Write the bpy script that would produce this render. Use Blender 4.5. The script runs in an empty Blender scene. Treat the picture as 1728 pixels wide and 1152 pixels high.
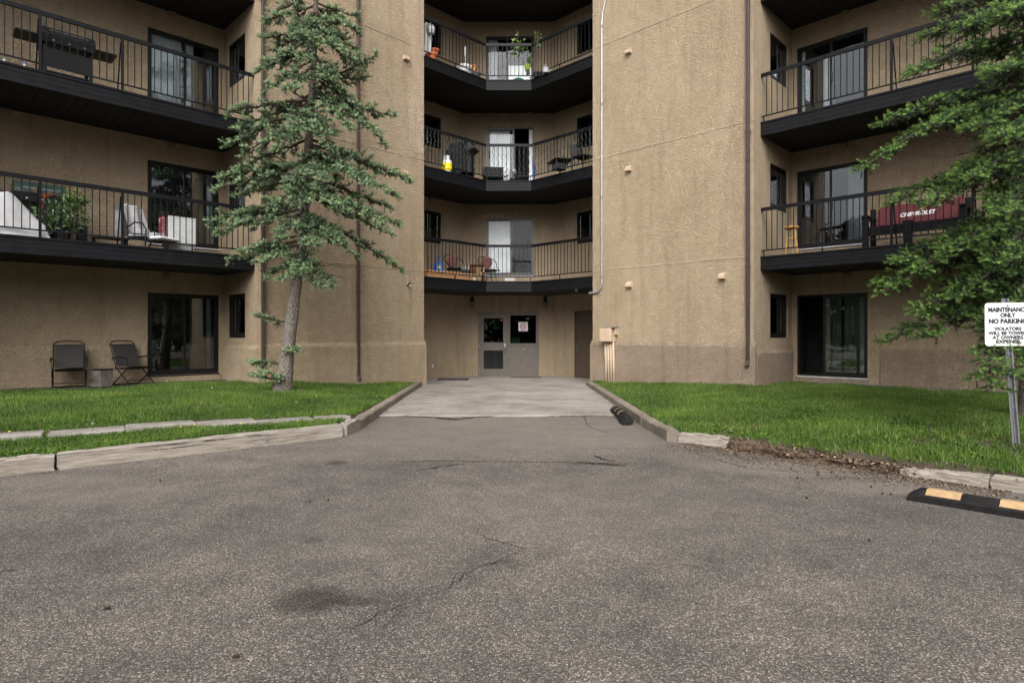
import bpy, math, random
import numpy as np
from mathutils import Vector, Matrix

# ------------------------------------------------------------------ camera, sky, sun, exposure
scene = bpy.context.scene
COL = scene.collection
cam_d = bpy.data.cameras.new('camera'); cam = bpy.data.objects.new('camera', cam_d); COL.objects.link(cam)
cam.location = (0, 0, 1.4); cam.rotation_euler = (math.radians(90), 0, 0)
cam_d.sensor_width = 36; cam_d.lens = 36 * 1040 / 1728; cam_d.shift_y = -11 / 1728
cam_d.clip_start = 0.05; cam_d.clip_end = 2000
scene.camera = cam

SUN_EL, SUN_AZ = 42, 187          # degrees; azimuth clockwise from +Y
world = bpy.data.worlds.new('World'); scene.world = world; world.use_nodes = True
wn = world.node_tree; wn.nodes.clear()
sky = wn.nodes.new('ShaderNodeTexSky'); sky.sky_type = 'NISHITA'; sky.sun_disc = False
sky.sun_elevation = math.radians(SUN_EL); sky.sun_rotation = math.radians(SUN_AZ)
sky.air_density = 1.0; sky.dust_density = 6.0; sky.ozone_density = 1.0
hs = wn.nodes.new('ShaderNodeHueSaturation'); hs.inputs['Saturation'].default_value = 0.22
bg = wn.nodes.new('ShaderNodeBackground'); bg.inputs['Strength'].default_value = 0.10
wo = wn.nodes.new('ShaderNodeOutputWorld')
wn.links.new(sky.outputs[0], hs.inputs['Color']); wn.links.new(hs.outputs[0], bg.inputs['Color']); wn.links.new(bg.outputs[0], wo.inputs['Surface'])

sd = bpy.data.lights.new('sun', 'SUN'); sd.energy = 1.2; sd.angle = math.radians(60); sd.color = (1.0, 0.96, 0.9)
sun = bpy.data.objects.new('sun', sd); COL.objects.link(sun)
_az = math.radians(SUN_AZ); _el = math.radians(SUN_EL)
_to = Vector((math.sin(_az) * math.cos(_el), math.cos(_az) * math.cos(_el), math.sin(_el)))
sun.rotation_euler = _to.to_track_quat('Z', 'Y').to_euler()
vs = scene.view_settings; vs.view_transform = 'Standard'; vs.look = 'None'; vs.gamma = 1; vs.exposure = 1.1
vs.use_curve_mapping = False
scene.cycles.max_bounces = 6; scene.cycles.diffuse_bounces = 3; scene.cycles.glossy_bounces = 3; scene.cycles.transmission_bounces = 4; scene.cycles.transparent_max_bounces = 8

# ------------------------------------------------------------------ helpers
RNG = np.random.default_rng(7); random.seed(7)
K = math.sqrt(0.5); X0 = -0.1; F = 1040.0; CX = 864.0; HY = 565.0; CZ = 1.4

def at(px, py, Y):
    return Vector(((px - CX) * Y / F, Y, CZ - (py - HY) * Y / F))
def on_z(px, py, z=0.0):
    Y = F * (CZ - z) / (py - HY)
    return Vector(((px - CX) * Y / F, Y, z))

class MB:
    def __init__(self): self.v = []; self.f = []
    def add(self, vs, fs):
        n = len(self.v); self.v += [tuple(p) for p in vs]; self.f += [tuple(i + n for i in q) for q in fs]; return self
    def box(self, c, s, R=None):
        hx, hy, hz = s[0] / 2, s[1] / 2, s[2] / 2
        pts = [Vector((sx * hx, sy * hy, sz * hz)) for sz in (-1, 1) for sx, sy in ((-1, -1), (1, -1), (1, 1), (-1, 1))]
        if R is not None: pts = [R @ p for p in pts]
        c = Vector(c)
        return self.add([p + c for p in pts], [(3, 2, 1, 0), (4, 5, 6, 7), (0, 1, 5, 4), (1, 2, 6, 5), (2, 3, 7, 6), (3, 0, 4, 7)])
    def bbox(self, x0, x1, y0, y1, z0, z1): return self.box(((x0 + x1) / 2, (y0 + y1) / 2, (z0 + z1) / 2), (x1 - x0, y1 - y0, z1 - z0))
    def rbox(self, c, s, b, R=None):
        hx, hy, hz = s[0] / 2, s[1] / 2, s[2] / 2; vs = []; c = Vector(c)
        prof = [(-hz, b), (-hz + b, 0), (hz - b, 0), (hz, b)]
        for z, ins in prof:
            x, y = hx - ins, hy - ins
            for p in ((-x, -y + b), (-x + b, -y), (x - b, -y), (x, -y + b), (x, y - b), (x - b, y), (-x + b, y), (-x, y - b)):
                q = Vector((p[0], p[1], z)); vs.append((R @ q if R is not None else q) + c)
        fs = [tuple(range(7, -1, -1)), tuple(range(24, 32))]
        for k in range(3):
            for i in range(8):
                j = (i + 1) % 8; fs.append((k * 8 + i, k * 8 + j, k * 8 + 8 + j, k * 8 + 8 + i))
        return self.add(vs, fs)
    def tube(self, pts, r, n=8, cap=True):
        pts = [Vector(p) for p in pts]; m = len(pts)
        rs = r if isinstance(r, (list, tuple)) else [r] * m
        vs = []; ref = Vector((0.13, 0.31, 0.94))
        for i, p in enumerate(pts):
            d = (pts[min(i + 1, m - 1)] - pts[max(i - 1, 0)]).normalized()
            u = d.cross(ref)
            if u.length < 1e-3: u = d.cross(Vector((1, 0, 0)))
            u.normalize(); w = d.cross(u)
            for k in range(n):
                a = 2 * math.pi * k / n; vs.append(p + (u * math.cos(a) + w * math.sin(a)) * rs[i])
        fs = []
        for i in range(m - 1):
            for k in range(n):
                j = (k + 1) % n; fs.append((i * n + k, i * n + j, i * n + n + j, i * n + n + k))
        if cap: fs += [tuple(range(n - 1, -1, -1)), tuple(range((m - 1) * n, m * n))]
        return self.add(vs, fs)
    def lathe(self, prof, n=20, c=(0, 0, 0), R=None):
        c = Vector(c); vs = []; fs = []; m = len(prof)
        for r, z in prof:
            for k in range(n):
                a = 2 * math.pi * k / n; q = Vector((r * math.cos(a), r * math.sin(a), z)); vs.append((R @ q if R is not None else q) + c)
        for i in range(m - 1):
            for k in range(n):
                j = (k + 1) % n; fs.append((i * n + k, i * n + j, i * n + n + j, i * n + n + k))
        fs += [tuple(range(n - 1, -1, -1)), tuple(range((m - 1) * n, m * n))]
        return self.add(vs, fs)
    def prism(self, poly, fa, fb):
        """poly: 2D points; fa/fb map (u,v) -> 3D for the two end caps"""
        n = len(poly); vs = [fa(*p) for p in poly] + [fb(*p) for p in poly]
        fs = [tuple(range(n - 1, -1, -1)), tuple(range(n, 2 * n))] + [(i, (i + 1) % n, n + (i + 1) % n, n + i) for i in range(n)]
        return self.add(vs, fs)
    def sheet(self, nu, nv, fn):
        vs = [fn(i / nu, j / nv) for j in range(nv + 1) for i in range(nu + 1)]
        return self.add(vs, [(j * (nu + 1) + i, j * (nu + 1) + i + 1, (j + 1) * (nu + 1) + i + 1, (j + 1) * (nu + 1) + i) for j in range(nv) for i in range(nu)])
    def mesh(self, name, off=None):
        me = bpy.data.meshes.new(name)
        v = self.v if off is None else [(a - off[0], b - off[1], c - off[2]) for a, b, c in self.v]
        me.from_pydata(v, [], self.f); me.validate(); me.update()
        return me
    def build(self, name, m, parent=None, world=False, smooth=False, label=None, fix=True):
        off = root_loc(parent) if (world and parent is not None) else None
        me = self.mesh(name, off)
        if fix: fix_normals(me)
        if smooth: me.shade_smooth()
        me.materials.append(M[m] if isinstance(m, str) else m)
        o = bpy.data.objects.new(name, me); COL.objects.link(o)
        if parent is not None: o.parent = parent
        if label: o['label'] = label
        return o

def fix_normals(me):
    import bmesh
    b = bmesh.new(); b.from_mesh(me); bmesh.ops.recalc_face_normals(b, faces=b.faces); b.to_mesh(me); b.free()
def root_loc(o):
    while o.parent is not None: o = o.parent
    return o.location
def tag(o, label, cat, group=None, kind=None):
    if label: o['label'] = label
    if cat: o['category'] = cat
    if group: o['group'] = group
    if kind: o['kind'] = kind
    return o
def thing(name, label, cat, loc=(0, 0, 0), rz=0.0, group=None, rot=None):
    o = bpy.data.objects.new(name, None); COL.objects.link(o); o.empty_display_size = 0.1
    o.location = loc; o.rotation_euler = rot if rot is not None else (0, 0, rz)
    return tag(o, label, cat, group)
def struct(o): o['kind'] = 'structure'; return o
def piece(name, me, parent, loc, rot=(0, 0, 0)):
    o = bpy.data.objects.new(name, me); COL.objects.link(o); o.parent = parent
    r = root_loc(parent); o.location = (loc[0] - r[0], loc[1] - r[1], loc[2] - r[2]); o.rotation_euler = rot
    return o
def copy_tree(o, parent=None):
    c = o.copy(); COL.objects.link(c); c.parent = parent
    for ch in list(o.children): copy_tree(ch, c)
    return c
def fast_mesh(name, verts, tris, attrs=None):
    me = bpy.data.meshes.new(name); nv, nf = len(verts), len(tris)
    me.vertices.add(nv); me.vertices.foreach_set('co', np.ascontiguousarray(verts, dtype=np.float32).ravel())
    me.loops.add(nf * 3); me.loops.foreach_set('vertex_index', np.ascontiguousarray(tris, dtype=np.int32).ravel())
    me.polygons.add(nf); me.polygons.foreach_set('loop_start', np.arange(0, nf * 3, 3, dtype=np.int32))
    for k, a in (attrs or {}).items():
        at_ = me.attributes.new(k, 'FLOAT', 'POINT'); at_.data.foreach_set('value', np.ascontiguousarray(a, dtype=np.float32))
    me.update(calc_edges=True)
    return me
def text_obj(body, size, m, parent, loc, rot, bold=0.0, align='CENTER', extrude=0.0008, name='lettering', shear=0.0, sx=1.0):
    cu = bpy.data.curves.new('t', 'FONT'); cu.body = body; cu.size = size; cu.align_x = align; cu.align_y = 'CENTER'
    cu.offset = bold; cu.extrude = extrude; cu.shear = shear; cu.resolution_u = 3
    t = bpy.data.objects.new('t', cu); COL.objects.link(t); bpy.context.view_layer.update()
    me = bpy.data.meshes.new_from_object(t.evaluated_get(bpy.context.evaluated_depsgraph_get()))
    bpy.data.objects.remove(t); me.materials.clear(); me.materials.append(M[m])
    me.transform(Matrix.Diagonal((sx, 1, 1, 1)))
    o = bpy.data.objects.new(name, me); COL.objects.link(o); o.parent = parent; o.location = loc; o.rotation_euler = rot
    return o

# ------------------------------------------------------------------ materials
M = {}
class NT:
    def __init__(self, name):
        self.m = bpy.data.materials.new(name); self.m.use_nodes = True; self.t = self.m.node_tree; self.t.nodes.clear(); M[name] = self.m
        self.out = self.n('ShaderNodeOutputMaterial')
    def n(self, typ, ins=None, **kw):
        x = self.t.nodes.new(typ)
        for k, v in kw.items(): setattr(x, k, v)
        for k, v in (ins or {}).items():
            if isinstance(v, bpy.types.NodeSocket): self.t.links.new(v, x.inputs[k])
            else: x.inputs[k].default_value = v
        return x
    def co(self): return self.n('ShaderNodeTexCoord').outputs['Object']
    def noise(self, co, scale, detail=4, rough=0.55): return self.n('ShaderNodeTexNoise', {'Vector': co, 'Scale': scale, 'Detail': detail, 'Roughness': rough}).outputs['Fac']
    def ramp(self, fac, stops):
        r = self.n('ShaderNodeValToRGB', {'Fac': fac}); e = r.color_ramp.elements
        while len(e) < len(stops): e.new(0.5)
        for x, (p, c) in zip(e, stops): x.position = p; x.color = (*c, 1) if len(c) == 3 else c
        return r.outputs['Color']
    def mix(self, a, b, fac, mode='MIX'):
        x = self.n('ShaderNodeMix', data_type='RGBA', blend_type=mode)
        for s, v in ((6, a), (7, b), (0, fac)):
            if isinstance(v, bpy.types.NodeSocket): self.t.links.new(v, x.inputs[s])
            else: x.inputs[s].default_value = (*v, 1) if isinstance(v, tuple) and len(v) == 3 else v
        return x.outputs[2]
    def math(self, op, a, b=0.0, c=None):
        x = self.n('ShaderNodeMath', operation=op)
        for i, v in enumerate((a, b) if c is None else (a, b, c)):
            if isinstance(v, bpy.types.NodeSocket): self.t.links.new(v, x.inputs[i])
            else: x.inputs[i].default_value = v
        return x.outputs[0]
    def maprange(self, v, a, b, c=0.0, d=1.0): return self.n('ShaderNodeMapRange', {'Value': v, 'From Min': a, 'From Max': b, 'To Min': c, 'To Max': d}, interpolation_type='SMOOTHSTEP').outputs[0]
    def bump(self, h, dist, strength=1.0, normal=None):
        ins = {'Height': h, 'Distance': dist, 'Strength': strength}
        if normal is not None: ins['Normal'] = normal
        return self.n('ShaderNodeBump', ins).outputs[0]
    def bsdf(self, col, rough=0.7, normal=None, **kw):
        ins = {'Base Color': (*col, 1) if isinstance(col, tuple) else col, 'Roughness': rough}
        if normal is not None: ins['Normal'] = normal
        ins.update({k.replace('_', ' '): v for k, v in kw.items()})
        b = self.n('ShaderNodeBsdfPrincipled', ins); return b.outputs[0]
    def done(self, s): self.t.links.new(s, self.out.inputs['Surface']); return self.m

def simple(name, col, rough=0.6, var=0.25, scale=18, bump=0.0, metal=0.0, bscale=None, **kw):
    t = NT(name); co = t.co(); f = t.noise(co, scale, 5)
    lo = tuple(c * (1 - var) for c in col); hi = tuple(min(1, c * (1 + var)) for c in col)
    c = t.ramp(f, [(0.3, lo), (0.7, hi)])
    nrm = t.bump(t.noise(co, bscale or scale * 4, 3), bump) if bump else None
    return t.done(t.bsdf(c, rough, nrm, Metallic=metal, **kw))

def stucco(name, base, dark, light):
    t = NT(name); co = t.co()
    big = t.noise(co, 0.55, 4, 0.6); med = t.noise(co, 5, 3)
    st = t.n('ShaderNodeMapping', {'Vector': co, 'Scale': (3.0, 3.0, 0.28)}).outputs[0]
    streak = t.noise(st, 1.6, 4, 0.65)
    c = t.ramp(big, [(0.28, dark), (0.52, base), (0.75, light)])
    c = t.mix(c, t.ramp(streak, [(0.33, (0.74, 0.72, 0.70)), (0.50, (1, 1, 1))]), 0.5, 'MULTIPLY')
    c = t.mix(c, t.ramp(med, [(0.3, (0.86, 0.85, 0.83)), (0.7, (1.08, 1.07, 1.06))]), 0.6, 'MULTIPLY')
    wv = t.n('ShaderNodeVectorMath', {0: co, 1: t.n('ShaderNodeVectorMath', {0: t.n('ShaderNodeTexNoise', {'Vector': co, 'Scale': 9.0}).outputs['Color'], 'Scale': 0.05}, operation='SCALE').outputs[0]}, operation='ADD').outputs[0]
    sq = t.n('ShaderNodeMapping', {'Vector': wv, 'Scale': (1, 1, 1.9)}).outputs[0]
    n1 = t.noise(sq, 25, 2, 0.6); n2 = t.noise(co, 75, 2, 0.6)
    h = t.math('ADD', t.maprange(n1, 0.38, 0.62), t.math('MULTIPLY', n2, 0.5))
    crev = t.ramp(h, [(0.1, (0.80, 0.78, 0.76)), (0.5, (1, 1, 1))])
    c = t.mix(c, crev, 0.85, 'MULTIPLY')
    return t.done(t.bsdf(c, 0.92, t.bump(h, 0.024, 1.0)))
stucco('stucco', (0.492, 0.387, 0.266), (0.432, 0.334, 0.223), (0.535, 0.43, 0.304))
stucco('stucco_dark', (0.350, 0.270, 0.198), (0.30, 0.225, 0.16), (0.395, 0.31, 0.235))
stucco('stucco_patch', (0.56, 0.44, 0.32), (0.52, 0.40, 0.28), (0.60, 0.48, 0.36))

def asphalt():
    t = NT('asphalt'); co = t.co()
    big = t.noise(co, 0.35, 5, 0.6); med = t.noise(co, 2.2, 5, 0.65); fine = t.noise(co, 38, 3, 0.7)
    v = t.n('ShaderNodeTexVoronoi', {'Vector': co, 'Scale': 98.0, 'Randomness': 1.0})
    v2 = t.n('ShaderNodeTexVoronoi', {'Vector': co, 'Scale': 150.0, 'Randomness': 1.0})
    sep = t.n('ShaderNodeSeparateColor', {'Color': v.outputs['Color']}); r = sep.outputs[0]; g = sep.outputs[1]
    stone = t.ramp(r, [(0.0, (0.054, 0.050, 0.047)), (0.45, (0.088, 0.081, 0.075)), (0.66, (0.135, 0.120, 0.107)), (0.80, (0.19, 0.16, 0.13)), (0.92, (0.25, 0.232, 0.212)), (1.0, (0.38, 0.36, 0.335))])
    sep2 = t.n('ShaderNodeSeparateColor', {'Color': v2.outputs['Color']}).outputs[0]
    grit = t.ramp(sep2, [(0.0, (0.04, 0.037, 0.036)), (0.6, (0.072, 0.065, 0.059)), (0.9, (0.16, 0.14, 0.12)), (1.0, (0.30, 0.28, 0.26))])
    c = t.mix(stone, grit, t.maprange(v.outputs['Distance'], 0.37, 0.51))
    c = t.mix(c, t.ramp(big, [(0.3, (0.76, 0.77, 0.79)), (0.5, (1.12, 1.10, 1.08)), (0.7, (1.5, 1.43, 1.36))]), 1.0, 'MULTIPLY')
    c = t.mix(c, t.ramp(med, [(0.3, (0.66, 0.665, 0.68)), (0.5, (1, 1, 1)), (0.7, (1.28, 1.24, 1.2))]), 0.9, 'MULTIPLY')
    c = t.mix(c, t.ramp(fine, [(0.3, (0.72, 0.72, 0.72)), (0.7, (1.25, 1.22, 1.2))]), 0.6, 'MULTIPLY')
    wob = t.math('MULTIPLY', t.math('SUBTRACT', med, 0.5), 0.35)
    grain = t.maprange(r, 0.25, 0.75, 1.35, 0.25)
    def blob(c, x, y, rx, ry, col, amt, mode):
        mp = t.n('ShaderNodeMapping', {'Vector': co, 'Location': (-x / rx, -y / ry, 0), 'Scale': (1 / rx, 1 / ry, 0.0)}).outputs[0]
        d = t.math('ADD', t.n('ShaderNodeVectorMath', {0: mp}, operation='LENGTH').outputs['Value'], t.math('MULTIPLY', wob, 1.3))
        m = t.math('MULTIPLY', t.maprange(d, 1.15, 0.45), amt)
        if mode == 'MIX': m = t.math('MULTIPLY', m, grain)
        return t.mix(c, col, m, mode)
    for px, py, rx, ry, a in ((525, 1012, 0.235, 0.20, .95), (590, 1014, 0.16, 0.07, .5), (530, 911, 0.085, 0.085, .8), (568, 781, 0.14, 0.16, .85), (1208, 945, 0.07, 0.09, .4), (1010, 782, 0.35, 0.12, .45), (1225, 868, 0.16, 0.1, .35), (525, 845, 0.06, 0.1, .5), (765, 783, 0.3, 0.1, .25)):
        p = on_z(px, py); c = blob(c, p.x, p.y, rx, ry, (0.42, 0.38, 0.36), a, 'MULTIPLY')
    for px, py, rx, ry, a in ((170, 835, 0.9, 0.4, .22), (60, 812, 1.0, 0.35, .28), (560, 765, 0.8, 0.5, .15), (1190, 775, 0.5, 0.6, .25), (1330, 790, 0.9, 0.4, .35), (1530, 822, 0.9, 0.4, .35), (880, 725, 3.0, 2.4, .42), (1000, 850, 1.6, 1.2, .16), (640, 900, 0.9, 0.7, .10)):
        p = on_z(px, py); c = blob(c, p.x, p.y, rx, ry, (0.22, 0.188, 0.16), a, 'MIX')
    h = t.math('ADD', t.math('MULTIPLY', v.outputs['Distance'], -0.8), t.math('MULTIPLY', t.noise(co, 120, 2), 0.6))
    h = t.math('ADD', h, t.math('MULTIPLY', med, 1.5))
    return t.done(t.bsdf(c, 0.88, t.bump(h, 0.006, 0.9)))
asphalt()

def concrete(name, base, var=0.28):
    t = NT(name); co = t.co(); a = t.noise(co, 0.9, 6, 0.65); b = t.noise(co, 9, 5, 0.6); g = t.noise(co, 130, 2)
    lo = tuple(x * (1 - 1.6 * var) for x in base); hi = tuple(x * (1 + var) for x in base)
    c = t.ramp(a, [(0.3, lo), (0.5, base), (0.72, hi)])
    c = t.mix(c, t.ramp(b, [(0.3, (0.78, 0.77, 0.76)), (0.65, (1.08, 1.07, 1.06))]), 0.7, 'MULTIPLY')
    c = t.mix(c, t.ramp(g, [(0.3, (0.85, 0.85, 0.85)), (0.7, (1.1, 1.1, 1.1))]), 0.6, 'MULTIPLY')
    return t.done(t.bsdf(c, 0.9, t.bump(t.math('ADD', b, t.math('MULTIPLY', g, 0.4)), 0.006, 0.8)))
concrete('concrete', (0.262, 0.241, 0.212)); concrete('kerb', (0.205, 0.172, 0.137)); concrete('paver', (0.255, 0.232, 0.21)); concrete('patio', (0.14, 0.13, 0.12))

def wood(name, base, grain, sx=1.0):
    t = NT(name); co = t.co()
    mp = t.n('ShaderNodeMapping', {'Vector': co, 'Scale': (0.7, 9, 9)}).outputs[0]
    a = t.noise(mp, 3.0 * sx, 6, 0.7); b = t.noise(co, 3.5, 4); cr = t.n('ShaderNodeMapping', {'Vector': co, 'Scale': (0.3, 16, 16)}).outputs[0]
    k = t.noise(cr, 2.0, 3, 0.6)
    c = t.ramp(a, [(0.28, grain), (0.62, base)])
    c = t.mix(c, t.ramp(b, [(0.3, (0.8, 0.78, 0.76)), (0.7, (1.15, 1.12, 1.1))]), 0.0, 'MULTIPLY')
    c = t.mix(c, t.ramp(k, [(0.34, (0.18, 0.15, 0.13)), (0.41, (1, 1, 1))]), 0.9, 'MULTIPLY')
    h = t.math('ADD', a, t.math('MULTIPLY', t.maprange(k, 0.28, 0.40), 1.2))
    return t.done(t.bsdf(c, 0.85, t.bump(h, 0.012, 0.9)))
wood('timber', (0.37, 0.335, 0.285), (0.15, 0.125, 0.098)); wood('rotten', (0.135, 0.088, 0.056), (0.045, 0.03, 0.02)); wood('pine', (0.55, 0.33, 0.12), (0.40, 0.22, 0.07)); wood('brownwood', (0.13, 0.052, 0.016), (0.06, 0.022, 0.008))

simple('blackpaint', (0.0055, 0.006, 0.008), 0.55, 0.45, 5, 0.002, bscale=60, Specular_IOR_Level=0.18)
simple('railpaint', (0.005, 0.0052, 0.007), 0.5, 0.3, 9, Specular_IOR_Level=0.2)
simple('soffit', (0.007, 0.0065, 0.006), 0.8, 0.3, 6)
simple('frame', (0.008, 0.0075, 0.0075), 0.45, 0.2, 10, Specular_IOR_Level=0.3)
simple('frame_grey', (0.075, 0.074, 0.076), 0.4, 0.2, 10, metal=0.4)
simple('sillwhite', (0.45, 0.46, 0.48), 0.5, 0.25, 14)
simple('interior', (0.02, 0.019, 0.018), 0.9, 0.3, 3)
simple('door_brown', (0.122, 0.106, 0.091), 0.55, 0.12, 6, 0.001)
simple('door_dark', (0.075, 0.055, 0.042), 0.5, 0.15, 5, 0.001)
simple('downspout', (0.055, 0.038, 0.032), 0.45, 0.2, 6)
simple('galv', (0.47, 0.48, 0.50), 0.42, 0.2, 12, metal=0.75)
simple('steel', (0.24, 0.25, 0.27), 0.5, 0.25, 20, metal=0.6)
simple('chrome', (0.6, 0.6, 0.6), 0.25, 0.1, 20, metal=1.0)
simple('tanpaint', (0.50, 0.385, 0.275), 0.6, 0.12, 5)
simple('curtain_white', (0.86, 0.88, 0.90), 0.85, 0.08, 4)
simple('curtain_grey', (0.30, 0.30, 0.32), 0.9, 0.15, 4)
simple('curtain_green', (0.27, 0.31, 0.21), 0.9, 0.2, 3)
simple('curtain_dark', (0.014, 0.014, 0.016), 0.9, 0.3, 4)
simple('curtain_teal', (0.03, 0.09, 0.14), 0.9, 0.2, 4)
simple('paper', (0.72, 0.74, 0.72), 0.8, 0.08, 10)
simple('paper_green', (0.35, 0.42, 0.38), 0.8, 0.1, 10)
simple('red', (0.55, 0.03, 0.02), 0.5, 0.15, 20)
simple('signwhite', (0.74, 0.75, 0.77), 0.35, 0.06, 6)
simple('ink', (0.012, 0.012, 0.013), 0.5, 0.1, 20)
simple('rubber', (0.011, 0.0105, 0.0105), 0.8, 0.5, 14, 0.003, bscale=90, Specular_IOR_Level=0.25)
simple('stopyellow', (0.43, 0.285, 0.145), 0.6, 0.22, 16, 0.001)
simple('stopfaded', (0.16, 0.115, 0.07), 0.8, 0.5, 16)
simple('mesh_fabric', (0.030, 0.027, 0.026), 0.8, 0.2, 40, 0.001, bscale=300)
simple('blackmetal', (0.008, 0.008, 0.009), 0.45, 0.2, 12, Specular_IOR_Level=0.3)
simple('blackcloth', (0.016, 0.016, 0.018), 0.9, 0.4, 8, 0.006, bscale=30)
simple('greylid', (0.022, 0.040, 0.030), 0.35, 0.3, 6)
simple('whitecloth', (0.56, 0.565, 0.58), 0.9, 0.1, 5, 0.003, bscale=14)
simple('whiteplastic', (0.58, 0.59, 0.60), 0.5, 0.1, 8)
simple('greyfabric', (0.38, 0.38, 0.40), 0.9, 0.15, 8)
simple('maroon', (0.095, 0.009, 0.015), 0.7, 0.2, 6, 0.004, bscale=8)
simple('terracotta', (0.42, 0.11, 0.04), 0.8, 0.2, 14)
simple('greenglaze', (0.02, 0.16, 0.11), 0.35, 0.5, 16)
simple('lime', (0.26, 0.34, 0.02), 0.45, 0.1, 12)
simple('orange', (0.85, 0.26, 0.01), 0.45, 0.1, 12)
simple('yellow', (0.85, 0.62, 0.01), 0.45, 0.08, 12)
simple('blue', (0.02, 0.09, 0.36), 0.6, 0.2, 14)
simple('cardboard', (0.46, 0.25, 0.12), 0.85, 0.12, 7)
simple('cushion', (0.17, 0.075, 0.065), 0.9, 0.5, 30)
simple('olive', (0.075, 0.08, 0.05), 0.6, 0.5, 6)
simple('tin', (0.21, 0.195, 0.18), 0.55, 0.4, 9, metal=0.4)
simple('greyplastic', (0.30, 0.31, 0.32), 0.5, 0.15, 9)
simple('mat', (0.02, 0.019, 0.019), 0.95, 0.3, 30, 0.004, bscale=120)
simple('leaf', (0.085, 0.15, 0.05), 0.6, 0.5, 9)
simple('leaf_lemon', (0.11, 0.19, 0.035), 0.5, 0.5, 9)
simple('redtwig', (0.45, 0.08, 0.02), 0.8, 0.2, 9)
simple('cone', (0.035, 0.018, 0.010), 0.85, 0.4, 60)
simple('dandelion', (0.85, 0.60, 0.02), 0.7, 0.1, 30)
simple('soil', (0.060, 0.046, 0.030), 0.95, 0.35, 4, 0.02, bscale=20)
simple('crackfill', (0.018, 0.016, 0.015), 0.95, 0.3, 30)
simple('rust', (0.13, 0.06, 0.035), 0.9, 0.5, 30)
simple('bulb', (0.55, 0.45, 0.30), 0.3, 0.1, 20)
simple('wire_green', (0.012, 0.02, 0.016), 0.6, 0.4, 20)
simple('stone', (0.26, 0.235, 0.21), 0.9, 0.35, 20)

def glass(name, tint, spec=1.0):
    t = NT(name); fr = t.n('ShaderNodeFresnel', {'IOR': 1.52}).outputs[0]
    f = t.math('MULTIPLY', fr, 1.15 * spec)
    tr = t.n('ShaderNodeBsdfTransparent', {'Color': (*tint, 1)}).outputs[0]
    co = t.co(); nrm = t.bump(t.noise(co, 1.1, 2), 0.02, 0.12)
    gl = t.n('ShaderNodeBsdfGlossy', {'Color': (0.9, 0.93, 0.97, 1), 'Roughness': 0.015, 'Normal': nrm}).outputs[0]
    t.done(t.n('ShaderNodeMixShader', {0: f, 1: tr, 2: gl}).outputs[0])
glass('glass', (0.84, 0.87, 0.87), 1.7); glass('glass_clear', (0.95, 0.96, 0.96), 0.32); glass('glass_tint', (0.35, 0.42, 0.38))

def attr_mat(name, stops, rough=0.6, trans=0.25, nscale=2.5, lo=(0.75, 0.78, 0.75), hi=(1.2, 1.15, 1.1)):
    t = NT(name); a = t.n('ShaderNodeAttribute', attribute_name='tone').outputs['Fac']
    c = t.ramp(a, stops); c = t.mix(c, t.ramp(t.noise(t.co(), nscale, 3), [(0.3, lo), (0.7, hi)]), 0.8, 'MULTIPLY')
    b = t.bsdf(c, rough); tr = t.n('ShaderNodeBsdfTranslucent', {'Color': c}).outputs[0]
    t.done(t.n('ShaderNodeMixShader', {0: trans, 1: b, 2: tr}).outputs[0])
attr_mat('grass', [(0.0, (0.028, 0.070, 0.009)), (0.4, (0.074, 0.162, 0.018)), (0.75, (0.155, 0.262, 0.040)), (0.92, (0.26, 0.27, 0.09)), (1.0, (0.30, 0.24, 0.13))], 0.5, 0.3, 1.3, (0.50, 0.58, 0.5), (1.4, 1.3, 1.2))
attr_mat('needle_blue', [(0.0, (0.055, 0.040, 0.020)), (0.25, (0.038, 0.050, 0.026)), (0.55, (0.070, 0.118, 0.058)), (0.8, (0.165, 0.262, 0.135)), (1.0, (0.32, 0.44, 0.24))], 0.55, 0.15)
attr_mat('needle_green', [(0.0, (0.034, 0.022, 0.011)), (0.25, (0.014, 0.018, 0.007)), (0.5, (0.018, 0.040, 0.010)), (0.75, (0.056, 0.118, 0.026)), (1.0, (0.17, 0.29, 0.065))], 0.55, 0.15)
attr_mat('flake', [(0.0, (0.09, 0.055, 0.03)), (0.4, (0.24, 0.16, 0.095)), (1.0, (0.48, 0.37, 0.26))], 0.9, 0.0, 4)

def bark(name, base, dark):
    t = NT(name); co = t.co(); mp = t.n('ShaderNodeMapping', {'Vector': co, 'Scale': (1, 1, 0.5)}).outputs[0]
    v = t.n('ShaderNodeTexVoronoi', {'Vector': mp, 'Scale': 38.0}).outputs['Distance']; n = t.noise(co, 14, 5, 0.7)
    f = t.math('ADD', t.math('MULTIPLY', v, 0.8), t.math('MULTIPLY', n, 0.6))
    c = t.ramp(f, [(0.3, dark), (0.75, base)]); return t.done(t.bsdf(c, 0.95, t.bump(f, 0.03, 1.0)))
bark('bark', (0.19, 0.165, 0.145), (0.06, 0.048, 0.04)); bark('twig', (0.06, 0.045, 0.035), (0.025, 0.018, 0.014))

def red_pattern():
    t = NT('red_pattern'); co = t.co(); v = t.n('ShaderNodeTexVoronoi', {'Vector': co, 'Scale': 22.0}); r = t.n('ShaderNodeSeparateColor', {'Color': v.outputs['Color']}).outputs[0]
    t.done(t.bsdf(t.ramp(r, [(0.0, (0.12, 0.01, 0.02)), (0.5, (0.22, 0.02, 0.03)), (0.7, (0.35, 0.25, 0.25)), (0.9, (0.30, 0.06, 0.02)), (1.0, (0.06, 0.05, 0.10))]), 0.9))
red_pattern()

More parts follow.
